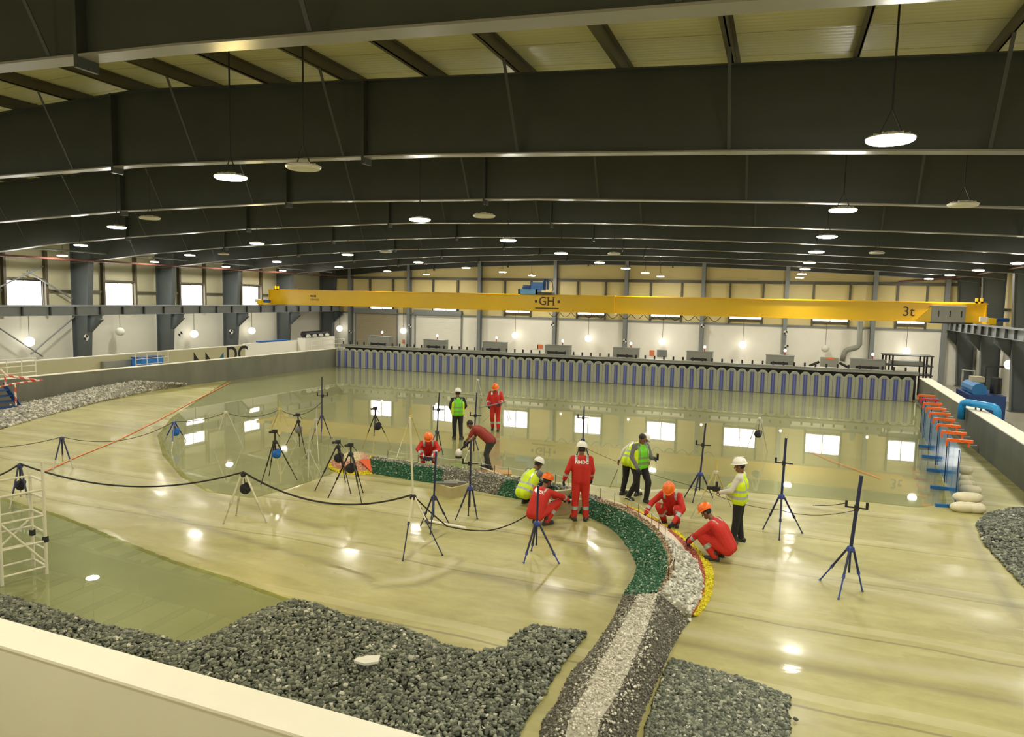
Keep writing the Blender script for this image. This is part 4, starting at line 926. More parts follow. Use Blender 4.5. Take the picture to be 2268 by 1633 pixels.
def person(label, foot, rel, pose, helmet=None, suit='coverall', suit_m=None, vest=None, shirt=None, trousers=None, gloves=True, letter=False, hair=False, belly=0., sleeves=1., absolute=None, group=None):
    P = {k: (V(v) if isinstance(v, tuple) and len(v) == 3 else v) for k, v in pose.items()}
    h = math.atan2(-foot[0], foot[1])+math.radians(rel) if absolute is None else absolute
    root = thing('person', label, 'person', (foot[0], foot[1], 0), h, group)
    pel, ch, nk, hd = P['pel'], P['chest'], P['neck'], P['head']
    yaw = math.radians(P.get('twist', 0.)); X = V((math.cos(yaw), math.sin(yaw), 0)); U = (nk-pel).normalized()
    sl, sr = nk-X*P['sh']-U*.05, nk+X*P['sh']-U*.05
    if 'sl' in P: sl = P['sl']
    if 'sr' in P: sr = P['sr']
    hl, hr = pel-V((P['hip'], 0, .03)), pel+V((P['hip'], 0, -.03))
    Rh = Matrix.Rotation(math.radians(P['hd'][0]), 3, 'Z') @ Matrix.Rotation(math.radians(P['hd'][1]), 3, 'X')
    def limbs(mb, g, arms=1., legs=1., torso=True):
        if torso:
            for s in (-1, 1):
                capsule(mb, pel+X*.075*s, .115+g, ch+X*.085*s, .115+g, 12); capsule(mb, ch+X*.085*s, .115+g, (sl if s < 0 else sr)-X*.035*s-U*.03, .075+g, 12)
            capsule(mb, ch, .1+g, nk-U*.05, .075+g, 12); capsule(mb, sl, .06+g, sr, .06+g)
            if belly: mb.ell(pel+U*.14+V((0, .09, 0)), (.14+g, belly+.06, .15), 12, 8)
        if arms:
            for s, e, w in ((sl, P['el'], P['wl']), (sr, P['er'], P['wr'])):
                if arms > .5: capsule(mb, s, .056+g, e, .044+g); capsule(mb, e, .044+g, e.lerp(w, 1.), .033+g)
                else: capsule(mb, s, .056+g, s.lerp(e, .75), .05+g)
        if legs:
            for hp, k, a in ((hl, P['kl'], P['al']), (hr, P['kr'], P['ar'])):
                capsule(mb, hp, .095+g, k, .064+g, 12); capsule(mb, k, .064+g, a, .046+g, 12)
    def feet(mb, g):
        for a, f in ((P['al'], P['fl']), (P['ar'], P['fr'])):
            d = V((math.sin(f), math.cos(f), 0)); z0 = .045
            capsule(mb, V((a.x, a.y, z0+g*.0))-d*.05, .043+g, V((a.x, a.y, z0-.004))+d*.15, .036+g); capsule(mb, a+V((0, 0, .05)), .042+g, V((a.x, a.y, z0)), .043+g)
    body = MB(); limbs(body, 0.); feet(body, -.004)
    capsule(body, nk-U*.05, .06, hd-Rh @ V((0, .02, .04)), .055)
    body.ell(hd+Rh @ V((0, 0, .02)), (.077, .097, .1), 14, 10, Rh); capsule(body, hd+Rh @ V((0, .03, -.05)), .058, hd+Rh @ V((0, .055, -.085)), .036)
    capsule(body, hd+Rh @ V((0, .09, .0)), .012, hd+Rh @ V((0, .112, -.032)), .016, 8); capsule(body, hd+Rh @ V((-.022, .086, -.068)), .011, hd+Rh @ V((.022, .086, -.068)), .011, 8)
    capsule(body, hd+Rh @ V((-.045, .082, .025)), .011, hd+Rh @ V((.045, .082, .025)), .011, 8)
    for s in (-1, 1): body.ell(hd+Rh @ V((.08*s, -.005, -.01)), (.012, .022, .034), 8, 6, Rh)
    hands = []
    for w, e, s, key in ((P['wl'], P['el'], -1, 'hl'), (P['wr'], P['er'], 1, 'hr')):
        d = P.get(key) or (w-e).normalized(); up = P.get(key+'u') or V((s*.8, .25, .5)); hands.append((w, d, s, up)); hand_shapes(body, w, d, -s if False else s, up)
    b = remesh(body, 'body', [m_skin], .0095, root, 1)
    for s in (-1, 1):
        e = MB().ell(hd+Rh @ V((.032*s, .088, .005)), (.013, .008, .009), 8, 6, Rh).build('eye', m_eye); e.parent = root
    # clothes
    if suit == 'coverall':
        c = MB(); limbs(c, .02); capsule(c, nk-U*.06, .075, nk+U*.005, .068)
        c = remesh(c, 'coverall', [suit_m or m_redc, m_silver], .013, root, 2)
        for e_, w_ in ((P['el'], P['wl']), (P['er'], P['wr'])): band(c, e_, w_, .35, .62, .11)
        for k_, a_ in ((P['kl'], P['al']), (P['kr'], P['ar'])): band(c, k_, a_, .42, .6, .13)
        vband(c, X, nk, .1, .145, 1, -.1, .12, U)
        top = c
    else:
        tr = MB()
        for s in (-1, 1): capsule(tr, pel+X*.075*s+V((0, 0, -.02)), .128, pel+X*.07*s+U*.1, .125)
        limbs(tr, .016, 0, 1, False); remesh(tr, 'trousers', [trousers], .013, root, 2)
        c = MB(); limbs(c, .014, sleeves, 0); capsule(c, nk-U*.06, .07, nk+U*.0, .062)
        top = remesh(c, 'shirt', [shirt], .013, root, 2)
        if vest:
            v = MB()
            for s in (-1, 1):
                capsule(v, pel+X*.08*s-U*.0, .152, ch+X*.09*s, .15, 12); capsule(v, ch+X*.09*s, .15, (sl if s < 0 else sr)-X*.06*s-U*.035, .095, 12)
            capsule(v, ch, .13, nk-U*.06, .1, 12)
            if belly: v.ell(pel+U*.14+V((0, .09, 0)), (.18, belly+.1, .19), 12, 8)
            top = remesh(v, 'safety_vest', [vest, m_greyb if vest is m_vgrn else m_silver, m_vyel], .013, root, 2)
            ax = (nk-pel); L = ax.length
            band(top, pel, nk, .03/L, .085/L, 9); band(top, pel, nk, .17/L, .225/L, 9)
            vband(top, X, pel, .095, .135, 1, .22, 9, U)
            if vest is m_vgrn: vband(top, X, pel, .165, 9, 2, -9, 9, U); band(top, pel, nk, -9, -.09/L, 9, 2)
    bt = []
    for a, f in ((P['al'], P['fl']), (P['ar'], P['fr'])):
        mb = MB(); d = V((math.sin(f), math.cos(f), 0))
        capsule(mb, V((a.x, a.y, .05))-d*.055, .05, V((a.x, a.y, .046))+d*.16, .043); capsule(mb, a+V((0, 0, .06)), .056, V((a.x, a.y, .05)), .052)
        mb.box(V((a.x, a.y, .012))+d*.05, (.085, .29, .024), Matrix.Rotation(-f, 3, 'Z')); remesh(mb, 'boot', [m_boot], .011, root, 1)
    if gloves:
        for (w, d, s, up) in hands:
            mb = MB(); hand_shapes(mb, w, d, s, up, 1.04, .006); capsule(mb, w-d*.05, .042, w, .036); remesh(mb, 'glove', [m_glove], .0085, root, 1)
    if helmet:
        mb = MB(); pr = [(.125, 0), (.128, .02), (.122, .06), (.1, .1), (.062, .128), (.02, .138)]
        mb.lathe(pr, (0, 0, 0), 20, 0, .93, 1.12); mb.lathe([(.125, -.006), (.148, -.004), (.148, .004), (.125, .012)], (0, .004, 0), 20, 0, .93, 1.1)
        mb.ell((0, .13, .002), (.085, .055, .008), 12, 6); mb.box((0, 0, .135), (.03, .2, .012))
        T_ = Matrix.Translation(hd+Rh @ V((0, -.006, .055))) @ Rh.to_4x4()
        mb.v = [tuple(T_ @ V(v)) for v in mb.v]; hm = mb.build('hard_hat', helmet, None, True); hm.parent = root
        mb = MB().ell(hd+Rh @ V((0, -.012, .012)), (.083, .098, .075), 14, 8, Rh); q = mb.build('hair', m_hair, None, True); q.parent = root
    elif hair:
        mb = MB().ell(hd+Rh @ V((0, -.014, .038)), (.086, .1, .094), 14, 10, Rh); q = mb.build('hair', m_hair, None, True); q.parent = root
    if letter:
        t = text('NMDC', .1, 'back_lettering', m_letw, None, None, .0, .003)
        me = t.data; bm = bmesh.new(); bm.from_mesh(me); bmesh.ops.triangulate(bm, faces=bm.faces); bmesh.ops.subdivide_edges(bm, edges=[e for e in bm.edges if e.calc_length() > .02], cuts=2); bm.to_mesh(me); bm.free()
        bv = BVHTree.FromPolygons([v.co for v in top.data.vertices], [tuple(p.vertices) for p in top.data.polygons])
        fw = X.cross(U) * -1; fw = U.cross(X); org = ch.lerp(nk, .5)+U*.0
        for v in me.vertices:
            p = org+X*v.co.x+U*v.co.y-fw*.6; hit = bv.ray_cast(p, fw, 1.2); v.co = (hit[0]-fw*.007) if hit[0] is not None else p
        t.parent = root
    return root
def mod(base, **kw): d = dict(base); d.update(kw); return d
# 1 far man seen from behind
person('person in green vest, white helmet and black trousers seen from behind, far out', G(1013, 973), 8, mod(STAND, el=(-.27, .0, 1.16), er=(.28, .02, 1.16), wl=(-.2, .2, 1.0), wr=(.22, .2, 1.02), al=(-.1, .04, .09), ar=(.12, -.06, .09), hd=(-12, -14), fl=-.15, fr=.5), m_helw, 'two', vest=m_vgrn, shirt=m_blkshirt, trousers=m_blk, gloves=False)
# 2 far man in red
f2 = G(1096, 953)
person('person in red coverall and orange helmet standing farthest away holding a rod', f2, 172, mod(STAND, el=(-.28, .05, 1.13), er=(.28, .05, 1.13), wl=(-.2, .26, 1.05), wr=(.22, .26, .98), head=(0, .08, 1.58), hd=(0, -28), al=(-.14, .08, .09), ar=(.1, -.12, .09)), m_helo, letter=False)
# 3 bending man
person('bareheaded person in dark red shirt bending over with a hand tool', G(1079, 1040), 72, mod(STAND, pel=(0, -.1, .84), chest=(0, .2, 1.08), neck=(0, .4, 1.2), head=(0, .54, 1.27), hd=(0, -35), kl=(-.12, .0, .46), kr=(.12, .06, .46), al=(-.13, -.12, .09), ar=(.13, .06, .09), el=(-.24, .48, .93), er=(.22, .45, .9), wl=(-.08, .66, .76), wr=(.1, .64, .7)), None, 'two', shirt=m_dred, trousers=m_dkgrey, gloves=True, hair=True, sleeves=.3)
# 4 crouching behind the mound
person('person in red coverall and orange helmet crouching behind the far green arm', G(949, 1033), 178, mod(SQUAT, el=(-.3, .22, .55), er=(.3, .22, .55), hd=(0, -38), head=(0, .24, .86)), m_helo)
# 5 crouching in yellow vest
person('person in yellow vest and white helmet crouching behind the one in red', G(1172, 1117), -42, mod(SQUAT, pel=(0, -.2, .32), chest=(0, .02, .62), neck=(0, .17, .8), head=(0, .29, .92), hd=(-5, -30), el=(-.26, .38, .6), er=(.26, .38, .6), wl=(-.1, .56, .44), wr=(.14, .56, .46)), m_helw, 'two', vest=m_vyel, shirt=m_gshirt, trousers=m_blk)
# 6 squatting red, back with lettering
person('person in lettered red coverall and orange helmet squatting by the culvert block', G(1198, 1160), -38, mod(SQUAT, chest=(0, -.06, .58), neck=(0, .07, .77), head=(.02, .16, .92), hd=(-14, -18), er=(.3, .3, .62), wr=(.28, .58, .48), el=(-.25, .34, .58), wl=(.02, .6, .46), kr=(.22, .32, .46)), m_helo, letter=True)
# 7 standing red from behind
person('person in lettered red coverall and white helmet standing with back turned on the breakwater', G(1284, 1153), 5, mod(STAND, el=(-.3, -.02, 1.15), wl=(-.36, .06, .92), er=(.25, .03, 1.14), wr=(.24, .16, .93), al=(-.13, 0, .09), ar=(.13, .0, .09), hd=(-6, -16), fl=-.25, fr=.25), m_helw, letter=True)
# 8 yellow vest leaning, head hidden
person('person in yellow vest and white sleeves bending forward behind the bareheaded walker', G(1397, 1098), -35, mod(STAND, pel=(0, -.1, .9), chest=(0, .12, 1.15), neck=(0, .3, 1.3), head=(.03, .45, 1.36), hd=(-20, -35), el=(-.3, .08, 1.12), wl=(-.36, -.02, .88), er=(.2, .4, 1.05), wr=(.16, .52, .85), al=(-.2, -.08, .09), ar=(.12, .1, .09), kl=(-.16, -.02, .48), kr=(.1, .1, .48)), m_helw, 'two', vest=m_vyel, shirt=m_wshirt, trousers=m_blk, gloves=False)
# 9 bareheaded walker
p9 = G(1414, 1112)
person('bareheaded person in green vest and grey sleeves walking with a phone', p9, -140, mod(STAND, hd=(12, -22), head=(0, .06, 1.58), er=(.25, -.02, 1.14), wr=(.2, .16, .9), wl=(-.16, .34, 1.14), kl=(-.12, .2, .52), al=(-.12, .14, .09), kr=(.08, .0, .5), ar=(.08, -.28, .1), **{'el': (-.27, .1, 1.1)}), None, 'two', vest=m_vgrn, shirt=m_gshirt, trousers=m_blk, gloves=True, hair=True)
# 10 squatting facing
person('person in red coverall and orange helmet squatting and facing us over the yellow edge', G(1485, 1163), 166, mod(SQUAT, head=(0, .28, .86), hd=(5, -48), **{'el': (-.33, .28, .48), 'wl': (-.2, .5, .24), 'er': (.38, .22, .5), 'wr': (.46, .34, .3)}), m_helo)
# 11 squatting sideways
person('person in red coverall and orange helmet squatting sideways, furthest along the yellow edge', G(1588, 1238), 72, mod(SQUAT, hd=(0, -34), head=(0, .25, .87), el=(-.24, .32, .48), er=(.24, .32, .48), wl=(-.1, .52, .26), wr=(.08, .54, .3)), m_helo)
# 12 photographer
person('person in white shirt, yellow vest and white helmet standing with a camera', G(1633, 1203), 78, mod(STAND, hd=(0, -10), el=(-.26, .12, 1.13), er=(.26, .12, 1.12), wl=(-.16, .34, 1.05), wr=(.12, .34, 1.04), al=(-.13, .06, .09), ar=(.13, -.04, .09)), m_helw, 'two', vest=m_vyel, shirt=m_wshirt, trousers=m_blk, gloves=False, belly=.1)
# things held
def at_person(foot, rel, loc):
    h = math.atan2(-foot[0], foot[1])+math.radians(rel); return V((foot[0], foot[1], 0))+Matrix.Rotation(h, 3, 'Z') @ V(loc)
a = at_person(G(1633, 1203), 78, (-.02, .47, 1.07)); u = (at_person(G(1633, 1203), 78, (-.02, 1.47, 1.07))-a)
t = thing('camera', 'black camera with a long lens held by the person in white shirt', 'camera', tuple(a))
MB().box(a, (.1, .14, .1), Matrix.Rotation(math.atan2(-u.x, u.y), 3, 'Z')).build('camera_body', m_black, t); MB().tube([a+u*.05, a+u*.2], [.036, .045], 12).build('lens', m_black, t); MB().box(a+V((0, 0, .1)), (.05, .08, .1)).build('flash', m_black, t)
a = at_person(p9, -140, (-.16, .45, 1.2)); tag(MB().box(a, (.02, .08, .16), Matrix.Rotation(.6, 3, 'Z')).build('phone', m_black), 'black phone in the hand of the bareheaded walker', 'phone')
a = UP(1060, 901, f2); b_ = UP(1119, 888, f2); dd = f2.normalized()*-.33; dd.z = 0
tag(MB().tube([a+dd, b_+dd], .018, 8).build('measuring_rod', m_galv), 'long grey rod held by the farthest person in red', 'rod')
f3 = G(1079, 1040)
a = at_person(f3, 72, (0, .66, .7)); b_ = at_person(f3, 72, (-.05, .86, .42))
t = thing('hand_tool', 'black hand tool with a white head used by the bending person', 'power tool', tuple(b_))
MB().tube([a, b_], .028, 8).build('handle', m_black, t); MB().ell(b_, (.1, .1, .12), 12, 8).build('tool_head', m_whiteplas, t); MB().lathe([(.02, -.03), (.1, -.02), (.1, .02), (.02, .03)], b_-V((0, 0, .12)), 14).build('disc', m_black, t)
f8 = G(1397, 1098); a = UP(1368, 1040, f8); b_ = G(1351, 1080)
tag(MB().tube([a+V((0, 0, .0)), b_+V((0, 0, .01))], .012, 6).build('wooden_stick', mat('tan_wood', (.42, .33, .17), .6)), 'thin wooden stick leaning beside the bending person in yellow vest', 'stick')
# ------------------------------------------------------------------ tripods and probe stands
m_tblue = mat('stand_blue_paint', (.03, .06, .3), .4, 0, .1)
m_tnavy = mat('stand_navy_paint', (.018, .025, .085), .4, 0, .1)
m_talu = mat('bare_aluminium', (.5, .49, .4), .35, .3, .08)
m_twhite = mat('stand_white_paint', (.68, .66, .54), .4, 0, .06)
m_twood = mat('yellow_wood_leg', (.5, .4, .12), .5, 0, .15)
m_bagblue = mat('blue_bag_cloth', (.01, .13, .5), .7, 0, .15, 8)
m_bagblk = mat('black_bag_cloth', (.014, .013, .02), .8, 0, .15, 8)
m_baggry = mat('grey_bag_cloth', (.2, .2, .18), .8, 0, .15, 8)
APEX = {}
def tripod(key, label, apex, feet, mu, ml=None, top=None, mpole=None, split=.55, r=.02, bag=None, head=None, bar=None, pole_r=.022, cat='tripod', group=None, hub=None, inner=True):
    F3 = [G(*f) for f in feet]
    if len(F3) == 2:
        a, b = F3; mid = (a+b)/2; n = V((-(b-a).y, (b-a).x, 0)); n *= 1 if n.dot(mid) > 0 else -1; F3.append(mid+n*.8)
    c = sum(F3, V())/len(F3); A = UP(apex[0], apex[1], c); APEX[key] = A
    t = thing('tripod' if cat == 'tripod' else 'probe_stand', label, cat, (c.x, c.y, 0), 0, group)
    for f in F3:
        st = A+(V((f.x, f.y, A.z))-A).normalized()*.05 if (V((f.x, f.y, 0))-V((A.x, A.y, 0))).length > .01 else A
        m_ = st.lerp(f, split); lg = MB().tube([st, m_], r, 8).build('leg', mu, t)
        MB().tube([m_, f+V((0, 0, .01))], r*.68, 8).tube([m_-(m_-st).normalized()*.03, m_+(m_-st).normalized()*.03], r*1.35, 8).ell(f+V((0, 0, .012)), (r*1.2, r*1.2, .014), 8, 4).build('lower_leg', ml or mu, lg)
    MB().lathe([(.05, -.05), (.07, -.02), (.06, .03), (.035, .05)], A, 12).build('hub', hub or mu, t)
    base = A
    if inner: MB().tube([A-V((0, 0, .42)), A], r*.9, 8).build('centre_column', mu, t)
    if top:
        Tp = UP(top[0], top[1], c); p = MB().tube([A-V((0, 0, .02)), Tp], pole_r, 8).build('pole', mpole or mu, t); base = Tp
    if bar:
        q = UP(bar[0], bar[1], c); X = V((c.y, -c.x, 0)).normalized(); k = MB().box(q, (.36, .025, .025), Matrix.Rotation(math.atan2(X.y, X.x), 3, 'Z'))
        k.box(q, (.07, .07, .09)); k.build('clamp_arm', m_black, t)
        for s in ((-1, 1) if len(bar) > 2 else (-1,)):
            MB().tube([q+X*.16*s, q+X*.16*s+V((0, 0, .11))], .022, 8).build('probe', m_black, t)
    if head:
        q = A+V((0, 0, .0))
        if head == 'camera':
            hp = UP(*head_px[key], c) if key in head_px else A+V((0, 0, .3))
            MB().tube([A, hp], .022, 8).build('column', mu, t)
            cm = MB().box(hp+V((0, 0, .03)), (.13, .1, .09), Matrix.Rotation(.5, 3, 'Z')).build('camera', m_black, t)
            MB().tube([hp+V((-.02, -.04, .03)), hp+V((-.07, -.14, .02))], .032, 8).build('lens', m_black, cm)
            MB().tube([hp+V((.05, 0, 0)), hp+V((.2, -.06, -.09))], .01, 6).build('pan_handle', m_black, t)
    if bag:
        bx, by, bm, nm = bag; q = UP(bx, by, c)
        b = thing('ballast_bag', nm, 'bag', tuple(q), 0, 'ballast bags under the tripods')
        mb = MB(); mb.ell(q, (.13, .1, .12), 12, 8); mb.ell(q+V((.04, .02, .07)), (.09, .08, .07), 10, 6); mb.build('pouch', bm, b, True)
        MB().tube([q+V((0, 0, .1)), (A+q)/2+V((0, 0, .06)), A-V((0, 0, .06))], .01, 6).build('strap', m_black, b)
    return t
head_px = {'c1': (660, 921), 'c2': (609, 958), 'c3': (831, 907), 'c4': (749, 981), 'c5': (777, 988)}
g1, g2, g3, g4 = 'camera tripods', 'wave probe stands', 'cable tripods', 'bare tripods'
tripod('b1', 'blue tripod with a blue bag, third cable carrier from the left', (386, 937), [(363, 979), (412, 977), (380, 1001)], m_tblue, m_talu, bag=(389, 958, m_bagblue, 'blue bag under the short blue tripod at far left'), group=g3, split=.7)
tripod('b2', 'dark blue tripod with thin bare lower legs, near the orange floor tape', (137, 972), [(117, 1041), (162, 1038), (139, 1022)], m_tnavy, m_talu, group=g3, split=.72)
tripod('b3', 'dark navy tripod behind the white scaffold tower', (44, 1032), [(22, 1128), (66, 1126), (46, 1100)], m_tnavy, m_talu, bag=(45, 1075, m_bagblk, 'black bag under the tripod behind the scaffold tower'), group=g3, split=.72)
tripod('b4', 'white legged tripod carrying the black cable, with black bag', (539, 1051), [(495, 1161), (590, 1158), (523, 1143)], m_twhite, m_talu, bag=(543, 1083, m_bagblk, 'black bag under the white tripod in the left foreground'), group=g3, split=.6, hub=m_black)
tripod('b5', 'grey thin tripod in the mirror water at left', (500, 914), [(474, 995), (538, 990), (497, 984)], m_talu, m_talu, group=g4, r=.014)
tripod('b6', 'yellowish thin tripod with a short mast, farthest at left', (620, 907), [(596, 965), (656, 982), (608, 985)], m_twood, m_talu, top=(620, 884), group=g4, r=.013)
tripod('c1', 'black camera tripod with a grey bag, third camera from the left wall side', (661, 934), [(634, 986), (679, 1016), (664, 990)], m_black, m_black, head='camera', bag=(661, 953, m_baggry, 'grey bag under a black camera tripod'), group=g1, r=.017)
tripod('s1', 'tall dark probe stand with two probes, tallest at left', (713, 923), [(690, 975), (733, 971), (711, 981)], m_tnavy, m_tnavy, top=(713, 835), bar=(714, 877, 2), cat='probe stand', group=g2, r=.016)
tripod('c2', 'black camera tripod with a blue bag, left of the roundhead', (609, 979), [(578, 1074), (658, 1064), (596, 1054)], m_black, m_black, head='camera', bag=(612, 1006, m_bagblue, 'blue bag under the black camera tripod left of the roundhead'), group=g1, r=.018)
tripod('c3', 'black camera tripod standing before the bright window reflection', (831, 924), [(803, 993), (868, 992), (826, 1006)], m_black, m_twood, head='camera', bag=(836, 945, m_bagblk, 'black bag under the camera tripod behind the green arm'), group=g1, r=.016)
tripod('b7', 'thin yellowish tripod with mast behind the green arm', (909, 924), [(876, 1021), (936, 994), (908, 985)], m_twood, m_talu, top=(908, 904), group=g4, r=.014)
tripod('c4', 'black camera tripod, left one of the pair before the roundhead', (749, 990), [(698, 1087), (777, 1094), (765, 1069)], m_black, m_black, head='camera', bag=(750, 1015, m_bagblk, 'black bag under the left tripod of the pair'), group=g1, r=.018)
tripod('c5', 'black camera tripod, right one of the pair before the roundhead', (777, 1006), [(727, 1103), (801, 1116), (804, 1092)], m_black, m_black, head='camera', bag=(776, 1038, m_bagblk, 'black bag under the right tripod of the pair'), group=g1, r=.018)
tripod('b8', 'thin white stand with a pale mast, left of the roundhead', (684, 1000), [(683, 1059), (719, 1069), (662, 1028)], m_talu, m_talu, top=(686, 950), group=g4, r=.012, inner=False)
tripod('b9', 'thin grey tripod with short mast behind the pale mast stand', (700, 930), [(678, 1012), (706, 1023), (692, 985)], m_talu, m_talu, top=(701, 905), group=g4, r=.012)
tripod('s2', 'dark probe stand behind the man crouching at the far arm', (968, 957), [(940, 1018), (981, 1008), (967, 990)], m_tnavy, m_tnavy, top=(973, 870), bar=(971, 908), cat='probe stand', group=g2, r=.018)
tripod('s3', 'tall dark probe stand beside the bending man', (1050, 970), [(1028, 1023), (1068, 1026), (1048, 1000)], m_tnavy, m_talu, top=(1056, 870), bar=(1053, 921), cat='probe stand', group=g2, r=.018)
tripod('s4', 'blue hubbed probe stand in front of the grey rubble gap', (1041, 1082), [(1009, 1152), (1057, 1150), (1037, 1143)], m_tnavy, m_tnavy, top=(1043, 975), bar=(1041, 1027), cat='probe stand', group=g2, r=.02, hub=m_tblue)
tripod('s5', 'dark probe stand standing left of the concrete box', (961, 1103), [(932, 1165), (996, 1164), (953, 1184)], m_tnavy, m_tnavy, top=(966, 1000), cat='probe stand', group=g2, r=.019)
tripod('b10', 'white and blue tripod with pale mast where the cable bends', (915, 1101), [(892, 1243), (980, 1231), (951, 1160)], m_twhite, m_tnavy, top=(908, 925), mpole=m_twhite, group=g3, split=.42, hub=m_black, r=.018)
tripod('s6', 'blue tripod stand in front of the lettered squatting person', (1189, 1160), [(1160, 1248), (1238, 1249), (1177, 1221)], m_tnavy, m_tblue, top=(1192, 1075), cat='probe stand', group=g2, hub=m_tblue, split=.75)
tripod('s7', 'dark probe stand with blue column, behind the man facing us', (1551, 1050), [(1516, 1102), (1581, 1108), (1534, 1114)], m_tnavy, m_tnavy, top=(1563, 938), bar=(1557, 986), cat='probe stand', group=g2, hub=m_tblue)
tripod('b11', 'wooden legged tripod left of the photographer', (1586, 1047), [(1530, 1148), (1577, 1152), (1618, 1122)], m_twood, m_talu, top=(1587, 1018), group=g4, hub=m_talu, r=.015)
tripod('s8', 'dark probe stand right of the photographer', (1731, 1100), [(1690, 1173), (1777, 1182), (1726, 1197)], m_tnavy, m_tnavy, top=(1741, 970), bar=(1736, 1026), cat='probe stand', group=g2, hub=m_tblue, pole_r=.026)
tripod('s9', 'blue probe stand nearest the right foreground with wired probes', (1884, 1216), [(1816, 1286), (1910, 1311), (1857, 1328)], m_tnavy, m_tblue, top=(1908, 1054), bar=(1897, 1125, 2), cat='probe stand', group=g2, hub=m_tblue, pole_r=.03)
tripod('b12', 'thin grey tripod with a hanging black item in the far water', (1682, 928), [(1651, 1004), (1700, 1003), (1689, 1011)], m_talu, m_talu, bag=(1679, 962, m_bagblk, 'black item hanging under the far grey tripod'), group=g4, r=.014)
tripod('s10', 'dark probe stand behind the standing lettered person', (1291, 975), [(1268, 1035), (1312, 1037), (1288, 1012)], m_tnavy, m_tnavy, top=(1294, 900), bar=(1292, 926), cat='probe stand', group=g2, r=.018)
tripod('b13', 'thin grey tripod beside the farthest person in red', (1119, 890), [(1131, 966), (1070, 935), (1138, 958)], m_talu, m_talu, group=g4, r=.012)
tripod('b14', 'thin grey tripod behind the tallest central probe stand', (1058, 842), [(1048, 900), (1074, 905), (1060, 892)], m_talu, m_talu, group=g4, r=.012)
# ------------------------------------------------------------------ cables between the stands
def swag(pts, sags, r=.016):
    out = []
    for (a, b), s in zip(zip(pts, pts[1:]), sags):
        for u in np.linspace(0, 1, 17)[:-1]: out.append(a.lerp(b, float(u))-V((0, 0, 4*s*u*(1-u))))
    out.append(pts[-1]); return MB().tube(out, r, 6)
A = APEX
c0 = UP(-30, 1062, A['b3']); f5 = UP(1163, 1150, G(1163, 1160))
tag(swag([c0, A['b3']+V((0, 0, .05)), A['b4']+V((0, 0, .05)), A['b10']+V((0, 0, .05))], [.05, .42, .42], .02).build('power_cable', m_rubber), 'thick black cable sagging between tripods across the left foreground', 'cable')
tag(swag([A['b10']+V((0, 0, .03)), G(990, 1166, .12), UP(1080, 1181, G(1080, 1185))+V((0, 0, .05)), UP(1170, 1140, G(1180, 1162))], [0.02, .03, .06], .014).build('power_cable', m_rubber), 'black cable drooping low from the bend to the squatting person', 'cable')
tag(swag([UP(-20, 992, A['b2']), A['b2']+V((0, 0, .05)), A['b1']+V((0, 0, .05)), A['b5'], A['b6'], A['s1']+V((0, 0, .5))], [.06, .35, .1, .2, .3], .009).build('signal_cable', m_rubber), 'thin dark cable strung along the far left tripods', 'cable')
tag(swag([UP(1800, 1119, A['s9'])+V((0, 0, .0)), UP(1872, 1115, A['s9'])], [.02], .007).build('probe_wire', m_rubber), 'thin probe wire at the nearest right probe stand', 'wire')
tag(swag([A['s10']-V((0, 0, .2)), A['s7']-V((0, 0, .35)), A['s8']-V((0, 0, .3)), UP(1897, 1130, A['s9'])], [.1, .1, .1], .006).build('signal_wire', m_rubber), 'thin wire strung between the right hand probe stands', 'wire')
# ------------------------------------------------------------------ white scaffold tower at the left edge
tw = thing('scaffold_tower', 'white ladder scaffold tower standing in the pool at the left edge', 'scaffold tower', tuple(G(55, 1275)))
LT, LB = [(25, 1055), (65, 1047), (88, 1024), (-8, 1075)], [(38, 1268), (78, 1258), (104, 1272), (5, 1298)]
fb = [G(*p) for p in ((5, 1298), (38, 1262), (78, 1254), (104, 1272))]
q1, q4 = fb[0], fb[3]; wv = (q4-q1); dvv = V((-wv.y, wv.x, 0)).normalized(); dvv *= 1 if dvv.dot(q1) > 0 else -1
corner = [q1, q4, q4+dvv*.55, q1+dvv*.55]
hts = [UP(-8, 1080, corner[0]).z, UP(86, 1024, corner[1]).z, UP(65, 1047, corner[2]).z, UP(24, 1055, corner[3]).z]
for c_, h_ in zip(corner, hts): MB().tube([c_, c_+V((0, 0, h_))], .027, 8).build('upright', m_twhite, tw)
for (i, j), st in (((0, 1), .45), ((1, 2), .3), ((2, 3), .3), ((3, 0), .3)):
    z = .14
    while z < min(hts[i], hts[j])-.03:
        MB().tube([corner[i]+V((0, 0, z)), corner[j]+V((0, 0, z))], .019, 8).build('rung', m_twhite, tw); z += st
MB().tube([corner[0]+V((0, 0, 1.05)), corner[1]+V((0, 0, .2))], .02, 8).build('diagonal_brace', m_twhite, tw)
MB().tube([corner[3]+V((0, 0, .35)), corner[2]+V((0, 0, .9))], .02, 8).build('diagonal_brace', m_twhite, tw)
MB().tube([corner[0]+V((-.05, 0, .7)), corner[0]+V((-.05, 0, 1.15))], .035, 8).build('blue_sleeve', m_tblue, tw)
for c_ in (corner[1], corner[2]): MB().box(c_+V((0, 0, .62)), (.07, .07, .1)).build('clip', m_black, tw)
